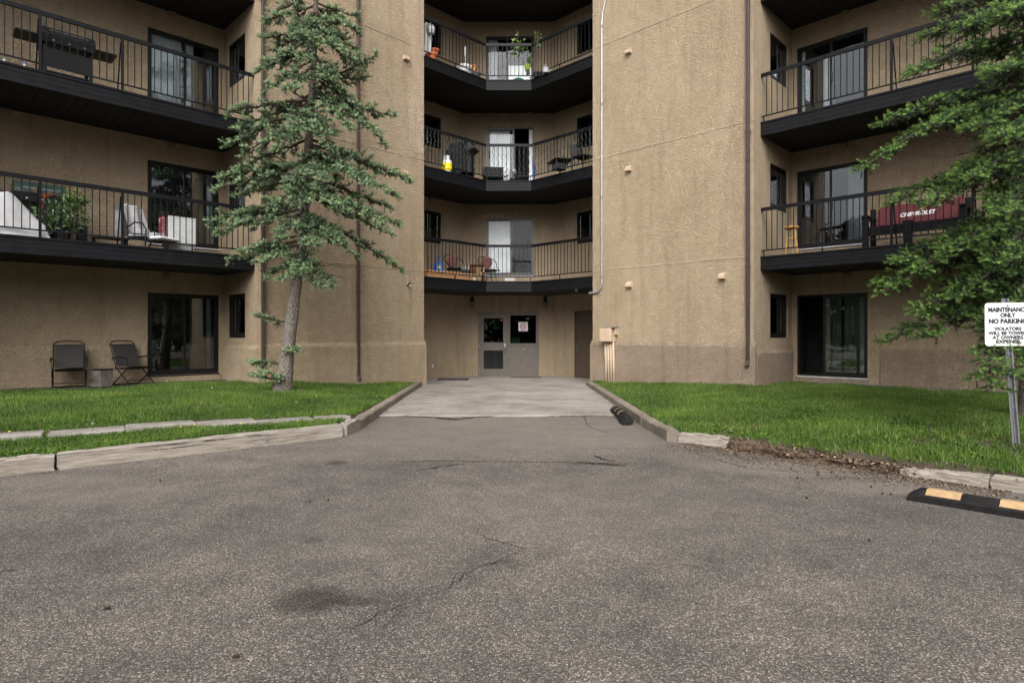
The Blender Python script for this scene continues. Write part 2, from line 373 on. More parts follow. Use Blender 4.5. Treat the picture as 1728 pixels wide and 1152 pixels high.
# ------------------------------------------------------------------ ground
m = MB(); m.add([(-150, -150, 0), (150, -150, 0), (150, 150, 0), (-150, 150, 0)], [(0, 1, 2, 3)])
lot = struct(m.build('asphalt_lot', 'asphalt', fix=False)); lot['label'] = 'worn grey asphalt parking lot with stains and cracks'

def crack(pts, w, z=0.0035):
    m = MB(); P = []
    for a, b in zip(pts[:-1], pts[1:]):
        a = on_z(*a); b = on_z(*b); n = max(2, int((b - a).length / 0.035))
        for i in range(n):
            q = a.lerp(b, i / n); P.append(Vector((q.x + random.gauss(0, .008), q.y + random.gauss(0, .011), z)))
    L = []
    for i, p in enumerate(P):
        d = (P[min(i + 1, len(P) - 1)] - P[max(i - 1, 0)]); s = Vector((-d.y, d.x, 0)).normalized()
        ww = w * random.uniform(0.15, 1.0) * min(1, 0.25 + 6 * min(i, len(P) - 1 - i) / len(P))
        L.append((p - s * ww / 2, p + s * ww / 2))
    vs = [q for pr in L for q in pr]; m.add(vs, [(2 * i, 2 * i + 2, 2 * i + 3, 2 * i + 1) for i in range(len(L) - 1)])
    m.build('crack', 'crackfill', lot, fix=False)
crack([(580, 1070), (640, 1036), (700, 1012), (755, 994), (790, 965), (838, 947), (885, 926), (850, 917), (803, 901), (815, 880)], 0.0115); crack([(700, 1012), (690, 1022), (660, 1045), (625, 1066)], .004); crack([(838, 947), (870, 944), (905, 948), (935, 940)], .004)
crack([(755, 994), (775, 962), (800, 955), (838, 947)], 0.006)
crack([(640, 780), (720, 778), (860, 779), (960, 780), (1080, 783)], 0.03)
crack([(975, 779), (1010, 783), (1060, 786)], 0.09); crack([(1003, 769), (1020, 776), (1045, 779)], 0.08)
crack([(700, 795), (740, 788), (790, 781)], 0.05); crack([(0, 962), (40, 962)], 0.012)
crack([(985, 700), (990, 715), (998, 722), (1040, 735)], 0.02); crack([(1180, 765), (1260, 790), (1420, 800)], 0.02)
crack([(668, 702), (720, 704), (775, 707), (800, 704), (860, 701), (930, 702), (1040, 701)], .10, .006); crack([(735, 704), (765, 708), (800, 705)], .2, .005)
crack([(1235, 920), (1262, 921)], 0.008); crack([(1100, 893), (1220, 892)], 0.005)

# concrete apron, one slab after the other
ap = thing('concrete_apron', None, None, (X0, 15, 0)); ap['kind'] = 'structure'
def apron_slab(y0, y1, wavy=False):
    m = MB(); n = 44; xl, xr = X0 - 2.32, X0 + 2.22
    if y0 > 16.5: xl, xr = X0 - 3.9, X0 + 3.9
    top = 0.028
    rows = [y0, y0 + .02, (y0 + y1) / 2, y1 - .02, y1]
    def fn(u, v):
        y = rows[int(round(v * 4))]; x = xl + (xr - xl) * u
        if wavy and v < 0.01:
            e = .05 * math.sin(u * 9) + .10 * math.exp(-((u - .27) / .07) ** 2) * -1 + random.gauss(0, .012); return (x, y + e - .02, -.01)
        if wavy and v < 0.3:
            e = .05 * math.sin(u * 9) + .10 * math.exp(-((u - .27) / .07) ** 2) * -1 + random.gauss(0, .014); return (x, y + e + .02, top - .006)
        return (x, y, top - (.012 if v in (0, 1) else 0) + random.gauss(0, .0015))
    m.sheet(n, 4, fn); return m.build('slab', 'concrete', ap, world=True, fix=False)
for y0, y1, w in ((10.62, 12.7, True), (12.73, 14.4, False), (14.43, 17.1, False), (17.13, 20.6, False)): apron_slab(y0, y1, w)
m = MB()   # dark joints showing between the slabs
m.bbox(X0 - 2.3, X0 + 2.2, 10.9, 20.5, -.02, 0.012); m.build('joint_bed', 'soil', ap, world=True)

def seg_d(p, a, b):
    ax, ay = a; bx, by = b; dx, dy = bx - ax, by - ay; t = max(0, min(1, ((p[0] - ax) * dx + (p[1] - ay) * dy) / (dx * dx + dy * dy)))
    return math.hypot(p[0] - ax - t * dx, p[1] - ay - t * dy)
LF = [(-10.2, 1.62), (-2.42, 8.55), (-2.47, 17.0)]; LB = [(-13.6, 9.0), (-7.12, 15.4), (-5.5, 14.0), (-2.5, 17.1)]
RF = [(9.2, .98), (2.12, 8.15), (2.10, 16.2), (2.10, 17.0)]; RB = [(13.4, 9.0), (6.92, 15.4), (5.3, 14.0), (2.3, 17.1)]
def lerp_path(P, ts, t):
    for i in range(len(P) - 1):
        if t <= ts[i + 1] or i == len(P) - 2:
            u = (t - ts[i]) / (ts[i + 1] - ts[i]); return (P[i][0] + (P[i + 1][0] - P[i][0]) * u, P[i][1] + (P[i + 1][1] - P[i][1]) * u)
def lawn_z(x, y):
    Fp = LF if x < 0 else RF
    d = min(seg_d((x, y), Fp[i], Fp[i + 1]) for i in range(len(Fp) - 1)); u = min(1, d / 3.2); u = u * u * (3 - 2 * u)
    return (0.125 * min(1, d / .13) - .01) + (0.20 if x < 0 else 0.15) * u + .012 * math.sin(2.1 * x + 1.3 * y) + .008 * math.sin(5.3 * x - 3.7 * y)
def lawn(side):
    Fp, Bp = (LF, LB) if side < 0 else (RF, RB); tf = [0, .55, 1] if side < 0 else [0, .55, .97, 1]
    m = MB()
    def fn(u, v):
        a = lerp_path(Fp, tf, u); b = lerp_path(Bp, [0, .5, .68, 1], u); x = a[0] + (b[0] - a[0]) * v; y = a[1] + (b[1] - a[1]) * v
        return (x, y, lawn_z(x, y))
    m.sheet(60, 40, fn); return m
for sd_ in (-1, 1):
    o = struct(lawn(sd_).build('lawn_ground', 'soil', smooth=True, fix=False)); o['label'] = 'earth under the lawn by the %s wing' % ('spruce trunk' if sd_ < 0 else 'parking sign')

# ------------------------------------------------------------------ building
ZT = 13.7; FH = 3.03
BLD = thing('apartment_building', 'tan stucco apartment building with black balconies and a recessed entrance bay', 'building', (X0, 17.0, 0))
class FR:
    """a vertical wall plane: origin, unit direction along the wall, outward normal"""
    def __init__(s, o, d, n): s.o = Vector((*o, 0)); s.d = Vector((*d, 0)); s.n = Vector((*n, 0))
    def p(s, a, d, z): return s.o + s.d * a + s.n * d + Vector((0, 0, z))
    def rot(s): return math.atan2(s.d.y, s.d.x)
def side_frames(sd):
    return dict(pillar=FR((X0 + sd * 2.31, 16.87), (sd * K, -K), (-sd * K, -K)),
                wing=FR((X0 + sd * 7.02, 15.24), (sd * K, -K), (-sd * K, -K)),
                ret=FR((X0 + sd * 7.02, 15.24), (-sd * K, -K), (sd * K, -K)),
                bay=FR((X0 + sd * 1.49, 20.5), (sd * K, -K), (-sd * K, -K)),
                bret=FR((X0 + sd * 2.31, 16.87), (sd * K, K), (-sd * K, K)))
S = {sd: side_frames(sd) for sd in (-1, 1)}
CEN = FR((X0, 20.5), (1, 0), (0, -1))
def wing_s(sd, px, d):
    fr = S[sd]['wing']; r = (px - CX) / F
    # o.x + s*d.x + dd*n.x = r (o.y + s*d.y + dd*n.y)
    return (r * (fr.o.y + d * fr.n.y) - fr.o.x - d * fr.n.x) / (fr.d.x - r * fr.d.y)

def wall(fr, a0, a1, z0, z1, holes=(), mt='stucco', depth=0.14, name='wall'):
    A = sorted({a0, a1, *[x for h in holes for x in h[:2]]}); Z = sorted({z0, z1, *[x for h in holes for x in h[2:4]]}); m = MB()
    for i in range(len(A) - 1):
        for j in range(len(Z) - 1):
            ca, cz = (A[i] + A[i + 1]) / 2, (Z[j] + Z[j + 1]) / 2
            if any(h[0] < ca < h[1] and h[2] < cz < h[3] for h in holes): continue
            m.add([fr.p(A[i], 0, Z[j]), fr.p(A[i + 1], 0, Z[j]), fr.p(A[i + 1], 0, Z[j + 1]), fr.p(A[i], 0, Z[j + 1])], [(0, 1, 2, 3)])
    for h in holes:
        b0, b1, y0, y1 = h[:4]; q = [(b0, y0), (b1, y0), (b1, y1), (b0, y1)]
        for k in range(4):
            (p, r), (p2, r2) = q[k], q[(k + 1) % 4]
            m.add([fr.p(p, 0, r), fr.p(p2, 0, r2), fr.p(p2, -depth, r2), fr.p(p, -depth, r)], [(0, 1, 2, 3)])
    return m.build(name, mt, BLD, world=True, fix=False)

def opening(fr, b0, b1, z0, z1, kind, frame='frame', curtains=(), gl='glass', split=0.5, open_=None, sill=None, room=1.6):
    """framed glazing set into a hole: frame (part) > panes, handle, curtains"""
    w = 0.045; dz = -0.06; m = MB()
    def bar(a, b, y0, y1, d0=-0.10, d1=-0.03): 
        m.prism([(a, y0), (b, y0), (b, y1), (a, y1)], lambda u, v: fr.p(u, d0, v), lambda u, v: fr.p(u, d1, v))
    bar(b0, b0 + w, z0, z1); bar(b1 - w, b1, z0, z1); bar(b0 + w, b1 - w, z1 - w, z1); bar(b0 + w, b1 - w, z0, z0 + w * 1.2)
    ms = b0 + (b1 - b0) * split; e = 0.035
    fo = m.build('sliding_door' if kind == 'door' else 'window', frame, BLD, world=True)
    def leaf(a, b, d, name='sash'):
        m = MB(); y0, y1 = z0 + w * 1.2, z1 - w; g = 0.045
        for q in ((a, a + g, y0, y1), (b - g, b, y0, y1), (a + g, b - g, y0, y0 + g * 1.4), (a + g, b - g, y1 - g, y1)):
            m.prism([(q[0], q[2]), (q[1], q[2]), (q[1], q[3]), (q[0], q[3])], lambda u, v: fr.p(u, d - .016, v), lambda u, v: fr.p(u, d + .016, v))
        m.build(name, frame, fo, world=True)
        m = MB(); q = (a + g, b - g, y0 + g * 1.4, y1 - g)
        m.prism([(q[0], q[2]), (q[1], q[2]), (q[1], q[3]), (q[0], q[3])], lambda u, v: fr.p(u, d - .003, v), lambda u, v: fr.p(u, d + .003, v))
        m.build('pane', gl, fo, world=True)
    if open_ is None or open_ < 0: leaf(b0 + w, ms + e, -0.088)
    else: leaf(ms - e, b1 - w, -0.088)
    if open_ is None: leaf(ms - e, b1 - w, -0.048)
    elif open_ < 0: leaf(b0 + w - open_, ms + e - open_, -0.048)
    else: leaf(b0 + w + open_, ms + e + open_, -0.048)
    if kind == 'door':
        m = MB(); hx = ms - 0.0 if open_ is None else b0 + w + abs(open_) + .04
        c = fr.p(hx, -0.018, z0 + 1.0); m.box(c, (.03, .03, .22), Matrix.Rotation(fr.rot(), 3, 'Z')); m.build('handle', 'blackmetal', fo, world=True)
    if sill:
        m = MB(); m.prism([(b0 - .01, z0 - .03), (b1 + .01, z0 - .03), (b1 + .01, z0 - .002), (b0 - .01, z0 - .002)], lambda u, v: fr.p(u, -.1, v), lambda u, v: fr.p(u, .035, v)); m.build('sill', sill, fo, world=True)
    # room behind
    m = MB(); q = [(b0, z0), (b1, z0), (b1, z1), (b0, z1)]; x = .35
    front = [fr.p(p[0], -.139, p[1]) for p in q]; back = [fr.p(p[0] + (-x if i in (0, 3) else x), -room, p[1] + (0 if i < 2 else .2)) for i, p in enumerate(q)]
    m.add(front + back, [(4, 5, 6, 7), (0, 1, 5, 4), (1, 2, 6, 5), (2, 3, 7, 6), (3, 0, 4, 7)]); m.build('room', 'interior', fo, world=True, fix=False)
    for c0, c1, mt, *z in curtains:
        m = MB(); ca, cb = b0 + (b1 - b0) * c0, b0 + (b1 - b0) * c1; zt = z1 - .05 if not z else z0 + (z1 - z0) * z[0]; nfold = max(3, int((cb - ca) / 0.085)); ph = random.random() * 6
        nn = nfold * 8
        def fn(u, v):
            a = ca + (cb - ca) * u; amp = .022 * (1 - .35 * v)
            return fr.p(a, -.138 + (.35 if mt == 'curtain_white' else .8) * amp * math.sin(2 * math.pi * nfold * u + ph + .7 * math.sin(5 * u)), z0 + .06 + (zt - z0 - .06) * v)
        m.sheet(nn, 3, fn); m.build('curtain', mt, fo, world=True, smooth=True, fix=False)
    return fo

SL = (0.12, 1.68)                       # sliding doors of the wings, along the wall
WFLOOR = [0.14, 3.17, 6.20, 9.23, 12.26]; CFLOOR = [0.0, 3.01, 6.04, 9.06, 12.10]
WING_L = 6.4
for sd in (-1, 1):
    f = S[sd]; st = 'stucco'
    doors = [(SL[0], SL[1], 0.47 + FH * k, 2.37 + FH * k) for k in range(4)]
    if sd > 0: doors = [(a, b, z - (.06 if z < 1 else 0), t) for a, b, z, t in doors]
    wall(f['wing'], 0, WING_L, -0.3, ZT, doors)
    wins = [(0.26, 1.30, 1.33 + FH * k, 2.37 + FH * k) for k in range(4)]
    wall(f['ret'], 0, 2.18, -0.3, ZT, wins)
    wall(f['pillar'], 0, 4.483, -0.3, ZT)
    bw = [(0.97, 1.97, CFLOOR[k] + 1.31, CFLOOR[k] + 2.31) for k in range(1, 4)]
    if sd > 0: bw.append((0.90, 1.85, 0.0, 2.17))
    wall(f['bay'], 0, 3.13, -0.3, ZT, bw)
    wall(f['bret'], 0, 1.99, -0.3, ZT)
    # end of the wing beyond the picture
    e = FR(f['wing'].p(WING_L, 0, 0)[:2], tuple((-f['wing'].d)[:2]), tuple(f['wing'].n[:2])); 
    m = MB(); m.prism([(WING_L, -.3), (WING_L + .5, -.3), (WING_L + .5, ZT), (WING_L, ZT)], lambda u, v: f['wing'].p(u, -.3, v), lambda u, v: f['wing'].p(u, 2.18, v)); m.build('wall', st, BLD, world=True)
    m = MB(); poly = [f['pillar'].p(0, 0, 0), f['pillar'].p(4.483, 0, 0), f['wing'].p(0, 0, 0), f['bay'].p(3.13, 0, 0)]
    # roof over pillar and wing
    m.prism([(p.x, p.y) for p in poly], lambda u, v: Vector((u, v, ZT - .01)), lambda u, v: Vector((u, v, ZT + .3)))
    w = f['wing']; q = [w.p(0, 0, 0), w.p(WING_L, 0, 0), w.p(WING_L, -4, 0), w.p(0, -4, 0)]
    m.prism([(p.x, p.y) for p in q], lambda u, v: Vector((u, v, ZT - .012)), lambda u, v: Vector((u, v, ZT + .28))); m.build('roof', 'blackpaint', BLD, world=True)

cd = [(-0.77, 0.83, CFLOOR[k] + 0.35, CFLOOR[k] + 2.27) for k in range(1, 4)] + [(-1.03, 0.99, 0.0, 2.15)]
wall(CEN, -1.49, 1.49, -0.3, ZT, cd)

# window and door glazing
W, G_, GN, DK, TL = 'curtain_white', 'curtain_grey', 'curtain_green', 'curtain_dark', 'curtain_teal'
cur = {(-1, 0): [(.10, .16, G_)], (-1, 1): [(.06, .16, G_), (.42, .95, DK)], (-1, 2): [(.35, .97, W), (.03, .2, DK)], (-1, 3): [],
       (1, 0): [(.40, .62, GN), (.66, .98, GN)], (1, 1): [(.72, .95, G_), (.3, .42, DK)], (1, 2): [(.36, .52, W, .82), (.04, .10, W)], (1, 3): []}
for sd in (-1, 1):
    for k in range(4):
        zz = 0.47 + FH * k - (.06 if sd > 0 and k == 0 else 0)
        opening(S[sd]['wing'], SL[0], SL[1], zz, 2.37 + FH * k, 'door', curtains=cur[(sd, k)], open_=(.55 if (sd, k) == (1, 0) else None), gl='glass', sill='sillwhite' if (sd, k) in ((1, 1), (1, 0), (-1, 1)) else 'frame')
        opening(S[sd]['ret'], 0.26, 1.30, 1.33 + FH * k, 2.37 + FH * k, 'window', curtains=[(.05, .45, G_)] if k < 3 and (sd, k) != (1, 0) else [])
    for k in (1, 2, 3):
        c = {(-1, 3): [(.0, .95, TL)], (-1, 2): [(.25, .95, G_)], (-1, 1): [(.3, .8, G_)], (1, 2): [(.2, .6, DK)]}.get((sd, k), [])
        opening(S[sd]['bay'], 0.97, 1.97, CFLOOR[k] + 1.31, CFLOOR[k] + 2.31, 'window', curtains=c)
opening(CEN, -.77, .83, CFLOOR[1] + .35, CFLOOR[1] + 2.27, 'door', 'frame_grey', [(.04, .52, W), (.56, .98, DK)], gl='glass_clear', split=.53, sill='sillwhite')
opening(CEN, -.77, .83, CFLOOR[2] + .35, CFLOOR[2] + 2.27, 'door', 'frame_grey', [(.04, .50, W), (.90, .98, W)], gl='glass_clear', split=.55, open_=-.04, sill='frame_grey')
opening(CEN, -.77, .83, CFLOOR[3] + .35, CFLOOR[3] + 2.27, 'door', 'frame', [(.05, .24, G_), (.46, .97, W, .52)], gl='glass_clear', split=.45, sill='frame')

# plinths, joint beads, repair patch
def plinth(fr, a0, a1, mt, zt=1.25):
    m = MB(); prof = [(-.02, -.3), (.055, -.3), (.055, zt - .13), (.048, zt - .11), (-.02, zt)]; n = 14
    rings = []
    for i in range(n + 1):
        a = a0 + (a1 - a0) * i / n; rings.append([fr.p(a, d + (random.gauss(0, .004) if d > 0 else 0), z + (random.gauss(0, .006) if z > 0 else 0)) for d, z in prof])
    vs = [p for r in rings for p in r]; k = len(prof)
    fs = [(i * k + j, (i + 1) * k + j, (i + 1) * k + (j + 1) % k, i * k + (j + 1) % k) for i in range(n) for j in range(k)] + [tuple(range(k)), tuple(range(n * k, n * k + k))]
    m.add(vs, fs); return m.build('plinth', mt, BLD, world=True)
for sd in (-1, 1):
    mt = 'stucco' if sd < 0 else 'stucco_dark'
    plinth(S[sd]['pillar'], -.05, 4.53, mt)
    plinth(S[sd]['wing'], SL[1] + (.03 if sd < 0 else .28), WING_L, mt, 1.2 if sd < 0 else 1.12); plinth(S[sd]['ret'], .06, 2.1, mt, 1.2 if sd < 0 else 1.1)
    m = MB(); m.prism([(SL[0] - .02, -.3), (SL[1] + .02, -.3), (SL[1] + .02, .435 if sd < 0 else .375), (SL[0] - .02, .435 if sd < 0 else .375)], lambda u, v: S[sd]['wing'].p(u, -.02, v), lambda u, v: S[sd]['wing'].p(u, .03, v)); m.build('plinth', mt, BLD, world=True)
    for k in range(1, 5):
        z = 3.15 + FH * (k - 1); f = S[sd]['pillar']
        m = MB(); m.prism([(-.004, z - .018), (.009, z - .012), (.009, z + .012), (-.004, z + .018)], lambda u, v: f.p(-.005, u, v), lambda u, v: f.p(4.488, u, v)); m.build('joint_bead', 'stucco_patch', BLD, world=True)
m = MB(); f = S[-1]['pillar']; pts = [(0.01, 13.5), (.75, 13.5), (.66, 9.6), (.42, 9.2), (.36, 8.1), (.50, 7.4), (.46, 6.55), (.30, 6.32), (.01, 6.36)]
m.prism(pts, lambda u, v: f.p(u, -.002, v), lambda u, v: f.p(u, .007, v)); m.build('repair_patch', 'stucco_patch', BLD, world=True)

# ------------------------------------------------------------------ balconies
bal_me = MB().box((0, 0, 0), (.015, .015, 0.93)).mesh('baluster'); bal_me.materials.append(M['railpaint'])
post_me = MB().box((0, 0, 0), (.042, .042, 1.02)).mesh('post'); post_me.materials.append(M['railpaint'])
foot_me = MB().box((0, 0, 0), (.02, .02, 0.14)).mesh('rail_foot'); foot_me.materials.append(M['railpaint'])
def fascia(b, p0, p1, n, z, h=.31, e0=0.0, e1=0.0):
    """lapped black boards under the floor edge, mitred by e0/e1 along the run"""
    prof = [(-.05, 0), (.026, 0), (.026, -.04), (.010, -.044), (.012, -.130), (.008, -.134), (.011, -.220), (.007, -.224), (.010, -h), (-.05, -h)]
    d = (p1 - p0).normalized(); m = MB()
    m.prism(prof, lambda u, v: p0 + n * u - d * (e0 * u) + Vector((0, 0, z + v)), lambda u, v: p1 + n * u + d * (e1 * u) + Vector((0, 0, z + v)))
    m.build('fascia', 'blackpaint', b, world=True)
def rail_run(b, p0, p1, n, z, posts=(), feet=(), count=True, e0=0, e1=0, step=.118, limit=None):
    d = (p1 - p0).normalized(); L = (p1 - p0).length; rz = math.atan2(d.y, d.x); ins = n * -.03
    for nm, zc, hh, ww in (('top_rail', 1.065, .078, .045), ('bottom_rail', .135, .026, .022)):
        m = MB(); m.prism([(-ww / 2, -hh / 2), (ww / 2, -hh / 2), (ww / 2, hh / 2), (-ww / 2, hh / 2)], lambda u, v: p0 + ins + n * u - d * (e0 * (u - .03)) + Vector((0, 0, z + zc + v)), lambda u, v: p1 + ins + n * u + d * (e1 * (u - .03)) + Vector((0, 0, z + zc + v))); m.build(nm, 'railpaint', b, world=True)
    N = int(L / step); extra = MB(); R = Matrix.Rotation(rz, 3, 'Z')
    for i in range(1, N):
        a = L * i / N
        if any(abs(a - q) < .05 for q in posts): continue
        c = p0 + d * a + ins + Vector((0, 0, z + .61))
        if count and (limit is None or a < limit): piece('baluster', bal_me, b, c, (0, 0, rz))
        else: extra.box(c, (.015, .015, .93), R)
    if extra.v: tag(extra.build('baluster_row', 'railpaint', b, world=True), None, None, kind='stuff')
    for q in posts:
        piece('post', post_me, b, p0 + d * q + ins + Vector((0, 0, z + .52)), (0, 0, rz))
        m = MB(); t = p0 + d * (q + .02) - n * .06 + Vector((0, 0, z + .95)); m.tube([t, t - n * .28 + Vector((0, 0, -.95))], .014, 5); m.build('brace', 'railpaint', b, world=True)
    for q in feet: piece('rail_foot', foot_me, b, p0 + d * q + ins + Vector((0, 0, z + .06)), (0, 0, rz))

BF = 1.83                                  # wing balcony front, out from the wall
brd = {}
def soffit_board(w, L):
    k = (round(w, 4), round(L, 3))
    if k not in brd:
        me = MB().rbox((0, 0, 0), (w - .006, L, .018), .005).mesh('soffit_board'); me.materials.append(M['soffit']); brd[k] = me
    return brd[k]
for sd in (-1, 1):
    f = S[sd]['wing']; rz = f.rot()
    for k in range(1, 5):
        z = WFLOOR[k]; m = MB()
        m.prism([(0.003, z - .285), (WING_L - .003, z - .285), (WING_L - .003, z), (0.003, z)], lambda u, v: f.p(u, 0.003, v), lambda u, v: f.p(u, BF - .05, v)); b = m.build('balcony', 'blackpaint', BLD, world=True)
        p0, p1 = f.p(.003, BF, 0), f.p(WING_L - .003, BF, 0)
        h1 = f.p(2.62 if sd < 0 else 3.1, BF, 0); fascia(b, p0, h1 - f.d * .002, f.n, z); fascia(b, h1 + f.d * .002, p1, f.n, z + .004, h=.318)
        if k < 4:
            rail_run(b, p0, p1, f.n, z, (2.58, 3.88, 5.2), (.06, 1.3), count=k < 3, limit=4.75)
        nb = 33; wd = WING_L / nb; me = soffit_board(wd, BF - .06)
        for i in range(nb):
            if k == 4 and i > 14: break
            piece('soffit_board', me, b, f.p((i + .5) * wd, (BF - .05) / 2, z - .2955), (0, 0, rz))
bp = [(-2.29, 16.91), (-.68, 18.53), (.68, 18.53), (2.29, 16.91), (3.69, 18.29), (1.485, 20.495), (-1.485, 20.495), (-3.69, 18.29)]
T8 = math.tan(math.radians(22.5))
for k in range(1, 5):
    z = CFLOOR[k]; m = MB(); ins = [(x * .985, y + .05) for x, y in bp[:4]] + bp[4:]
    m.prism(ins, lambda u, v: Vector((X0 + u, v, z - .28)), lambda u, v: Vector((X0 + u, v, z))); b = m.build('balcony', 'blackpaint', BLD, world=True)
    m = MB(); m.prism(ins, lambda u, v: Vector((X0 + u, v, z - .297)), lambda u, v: Vector((X0 + u, v, z - .283))); m.build('soffit', 'soffit', b, world=True)
    for i in range(3):
        p0 = Vector((X0 + bp[i][0], bp[i][1], 0)); p1 = Vector((X0 + bp[i + 1][0], bp[i + 1][1], 0)); d = (p1 - p0).normalized(); n = Vector((d.y, -d.x, 0))
        e0 = -T8 if i > 0 else 0; e1 = -T8 if i < 2 else 0
        fascia(b, p0, p1, n, z, e0=e0, e1=e1)
        if k < 4: rail_run(b, p0, p1, n, z, (), ((1.1,) if i != 1 else (.03, 1.33)), count=True, e0=e0, e1=e1, step=.122)

# ------------------------------------------------------------------ entrance (door in its frame is a part of the building)
def fbox(m, x0, x1, z0, z1, d0, d1): m.bbox(X0 + x0, X0 + x1, 20.5 - d1, 20.5 - d0, z0, z1); return m
m = MB()
for q in ((-1.03, -.985, 0, 2.15), (.945, .99, 0, 2.15), (-.985, .945, 2.10, 2.15), (-.055, 0.005, 0, 2.10), (.005, .945, 1.055, 1.12), (.005, .04, 1.12, 2.10), (.90, .945, 1.12, 2.10), (.04, .90, 2.05, 2.10)): fbox(m, *q, -.08, .025)
ent = m.build('entrance_frame', 'door_brown', BLD, world=True)
m = MB()
for q in ((-.98, -.845, .02, 2.095), (-.195, -.06, .02, 2.095), (-.845, -.195, 1.955, 2.095), (-.845, -.195, .885, 1.15), (-.845, -.195, .02, .27)): fbox(m, *q, -.055, -.008)
dr = m.build('door', 'door_brown', BLD, world=True, label='brown metal entrance door with two glass lights')
fbox(MB(), -.845, -.195, 1.15, 1.955, -.034, -.028).build('pane', 'glass_tint', dr, world=True)
fbox(MB(), -.845, -.195, .27, .885, -.034, -.028).build('pane', 'glass_tint', dr, world=True)
m = MB(); fbox(m, -.165, -.105, 1.00, 1.12, -.008, .03); m.tube([Vector((X0 - .135, 20.46, 1.02)), Vector((X0 - .135, 20.43, .96)), Vector((X0 - .135, 20.43, .84)), Vector((X0 - .135, 20.46, .78))], .012, 8); m.build('handle', 'chrome', dr, world=True)
for zz in (.22, 1.05, 1.9): fbox(MB(), -.992, -.972, zz - .06, zz + .06, -.01, .032).build('hinge', 'steel', dr, world=True)
fbox(MB(), -.29, -.225, 1.86, 1.925, -.028, -.025).build('sticker', 'red', dr, world=True)
fbox(MB(), -.52, -.33, 1.60, 1.88, -.05, -.047).build('notice', 'paper_green', dr, world=True)
fbox(MB(), .04, .90, 1.12, 2.05, -.034, -.028).build('pane', 'glass_tint', ent, world=True)
fbox(MB(), .06, .36, 1.125, 1.32, -.05, -.046).build('notice', 'paper_green', ent, world=True)
fbox(MB(), .006, .944, .02, 1.054, -.06, -.004).build('panel', 'door_brown', ent, world=True)
m = MB(); m.lathe([(.0, 0), (.016, 0), (.016, .01), (0, .012)], 10, (X0 + .50, 20.503, .93), Matrix.Rotation(math.pi / 2, 3, 'X')); m.build('peg', 'chrome', ent, world=True)
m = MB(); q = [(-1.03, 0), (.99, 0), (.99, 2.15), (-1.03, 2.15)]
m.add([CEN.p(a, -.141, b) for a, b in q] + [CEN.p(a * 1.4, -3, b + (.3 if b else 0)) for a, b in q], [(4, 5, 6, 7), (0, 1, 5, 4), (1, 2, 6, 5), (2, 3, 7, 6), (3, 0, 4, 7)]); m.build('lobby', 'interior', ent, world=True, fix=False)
fbox(MB(), -.55, -.45, 0, 2.0, -1.6, -1.5).build('inner_post', 'door_brown', ent, world=True)
# side service door
f = S[1]['bay']; m = MB()
def pr(m, fr, a, b, z0, z1, d0, d1): m.prism([(a, z0), (b, z0), (b, z1), (a, z1)], lambda u, v: fr.p(u, d0, v), lambda u, v: fr.p(u, d1, v)); return m
pr(m, f, .90, .94, 0, 2.17, -.1, .02); pr(m, f, 1.81, 1.85, 0, 2.17, -.1, .02); pr(m, f, .94, 1.81, 2.13, 2.17, -.1, .02)
sdr = m.build('service_door', 'door_dark', BLD, world=True, label='dark brown plain metal service door')
pr(MB(), f, .942, 1.808, .02, 2.128, -.06, -.01).build('door_leaf', 'door_dark', sdr, world=True)
m = MB(); pr(m, f, .985, 1.03, .92, 1.14, -.01, .01); c = f.p(1.01, .02, 1.02); m.tube([c - f.n * .02, c + f.n * .03, c + f.n * .035 + f.d * .09], .011, 7); m.build('handle', 'chrome', sdr, world=True)

# vent hoods on the walls, one part each
def vent_shape():
    m = MB(); m.prism([(-.0, -.06), (.03, -.075), (.10, -.06), (.10, .015), (.0, .075)], lambda u, v: Vector((-.075, -u, v)), lambda u, v: Vector((.075, -u, v))); return m
vent_me = vent_shape().mesh('vent_hood'); fix_normals(vent_me); vent_me.materials.append(M['tanpaint'])
ventd_me = vent_shape().mesh('vent_hood'); fix_normals(ventd_me); ventd_me.materials.append(M['stucco_dark'])
def vent(fr, px, py, me, mx=False):
    r = (px - CX) / F; s = (r * fr.o.y - fr.o.x) / (fr.d.x - r * fr.d.y); p = fr.p(s, 0, 0); z = CZ - (py - HY) * p.y / F
    n = fr.n; piece('vent_hood', me, BLD, (p.x, p.y, z), (0, 0, math.atan2(n.y, n.x) + math.pi / 2)); return s
for px, py in ((684, 98), (682, 292)): vent(S[-1]['pillar'], px, py, vent_me)
for px, py in ((1062, 87), (1062, 285), (1063, 480), (1220, 466)): vent(S[1]['pillar'], px, py, vent_me)
for px, py in ((290, 24), (288, 246), (9, 187), (281, 465)): vent(S[-1]['wing'], px, py, ventd_me)
for px, py in ((1427, 20), (1425, 246), (1431, 464)): vent(S[1]['wing'], px, py, ventd_me)
for px, py in ((895, 192), (894, 345)): vent(CEN, px, py, ventd_me)
for px, py in ((730, 171), (727, 335)): vent(S[-1]['bay'], px, py, ventd_me)

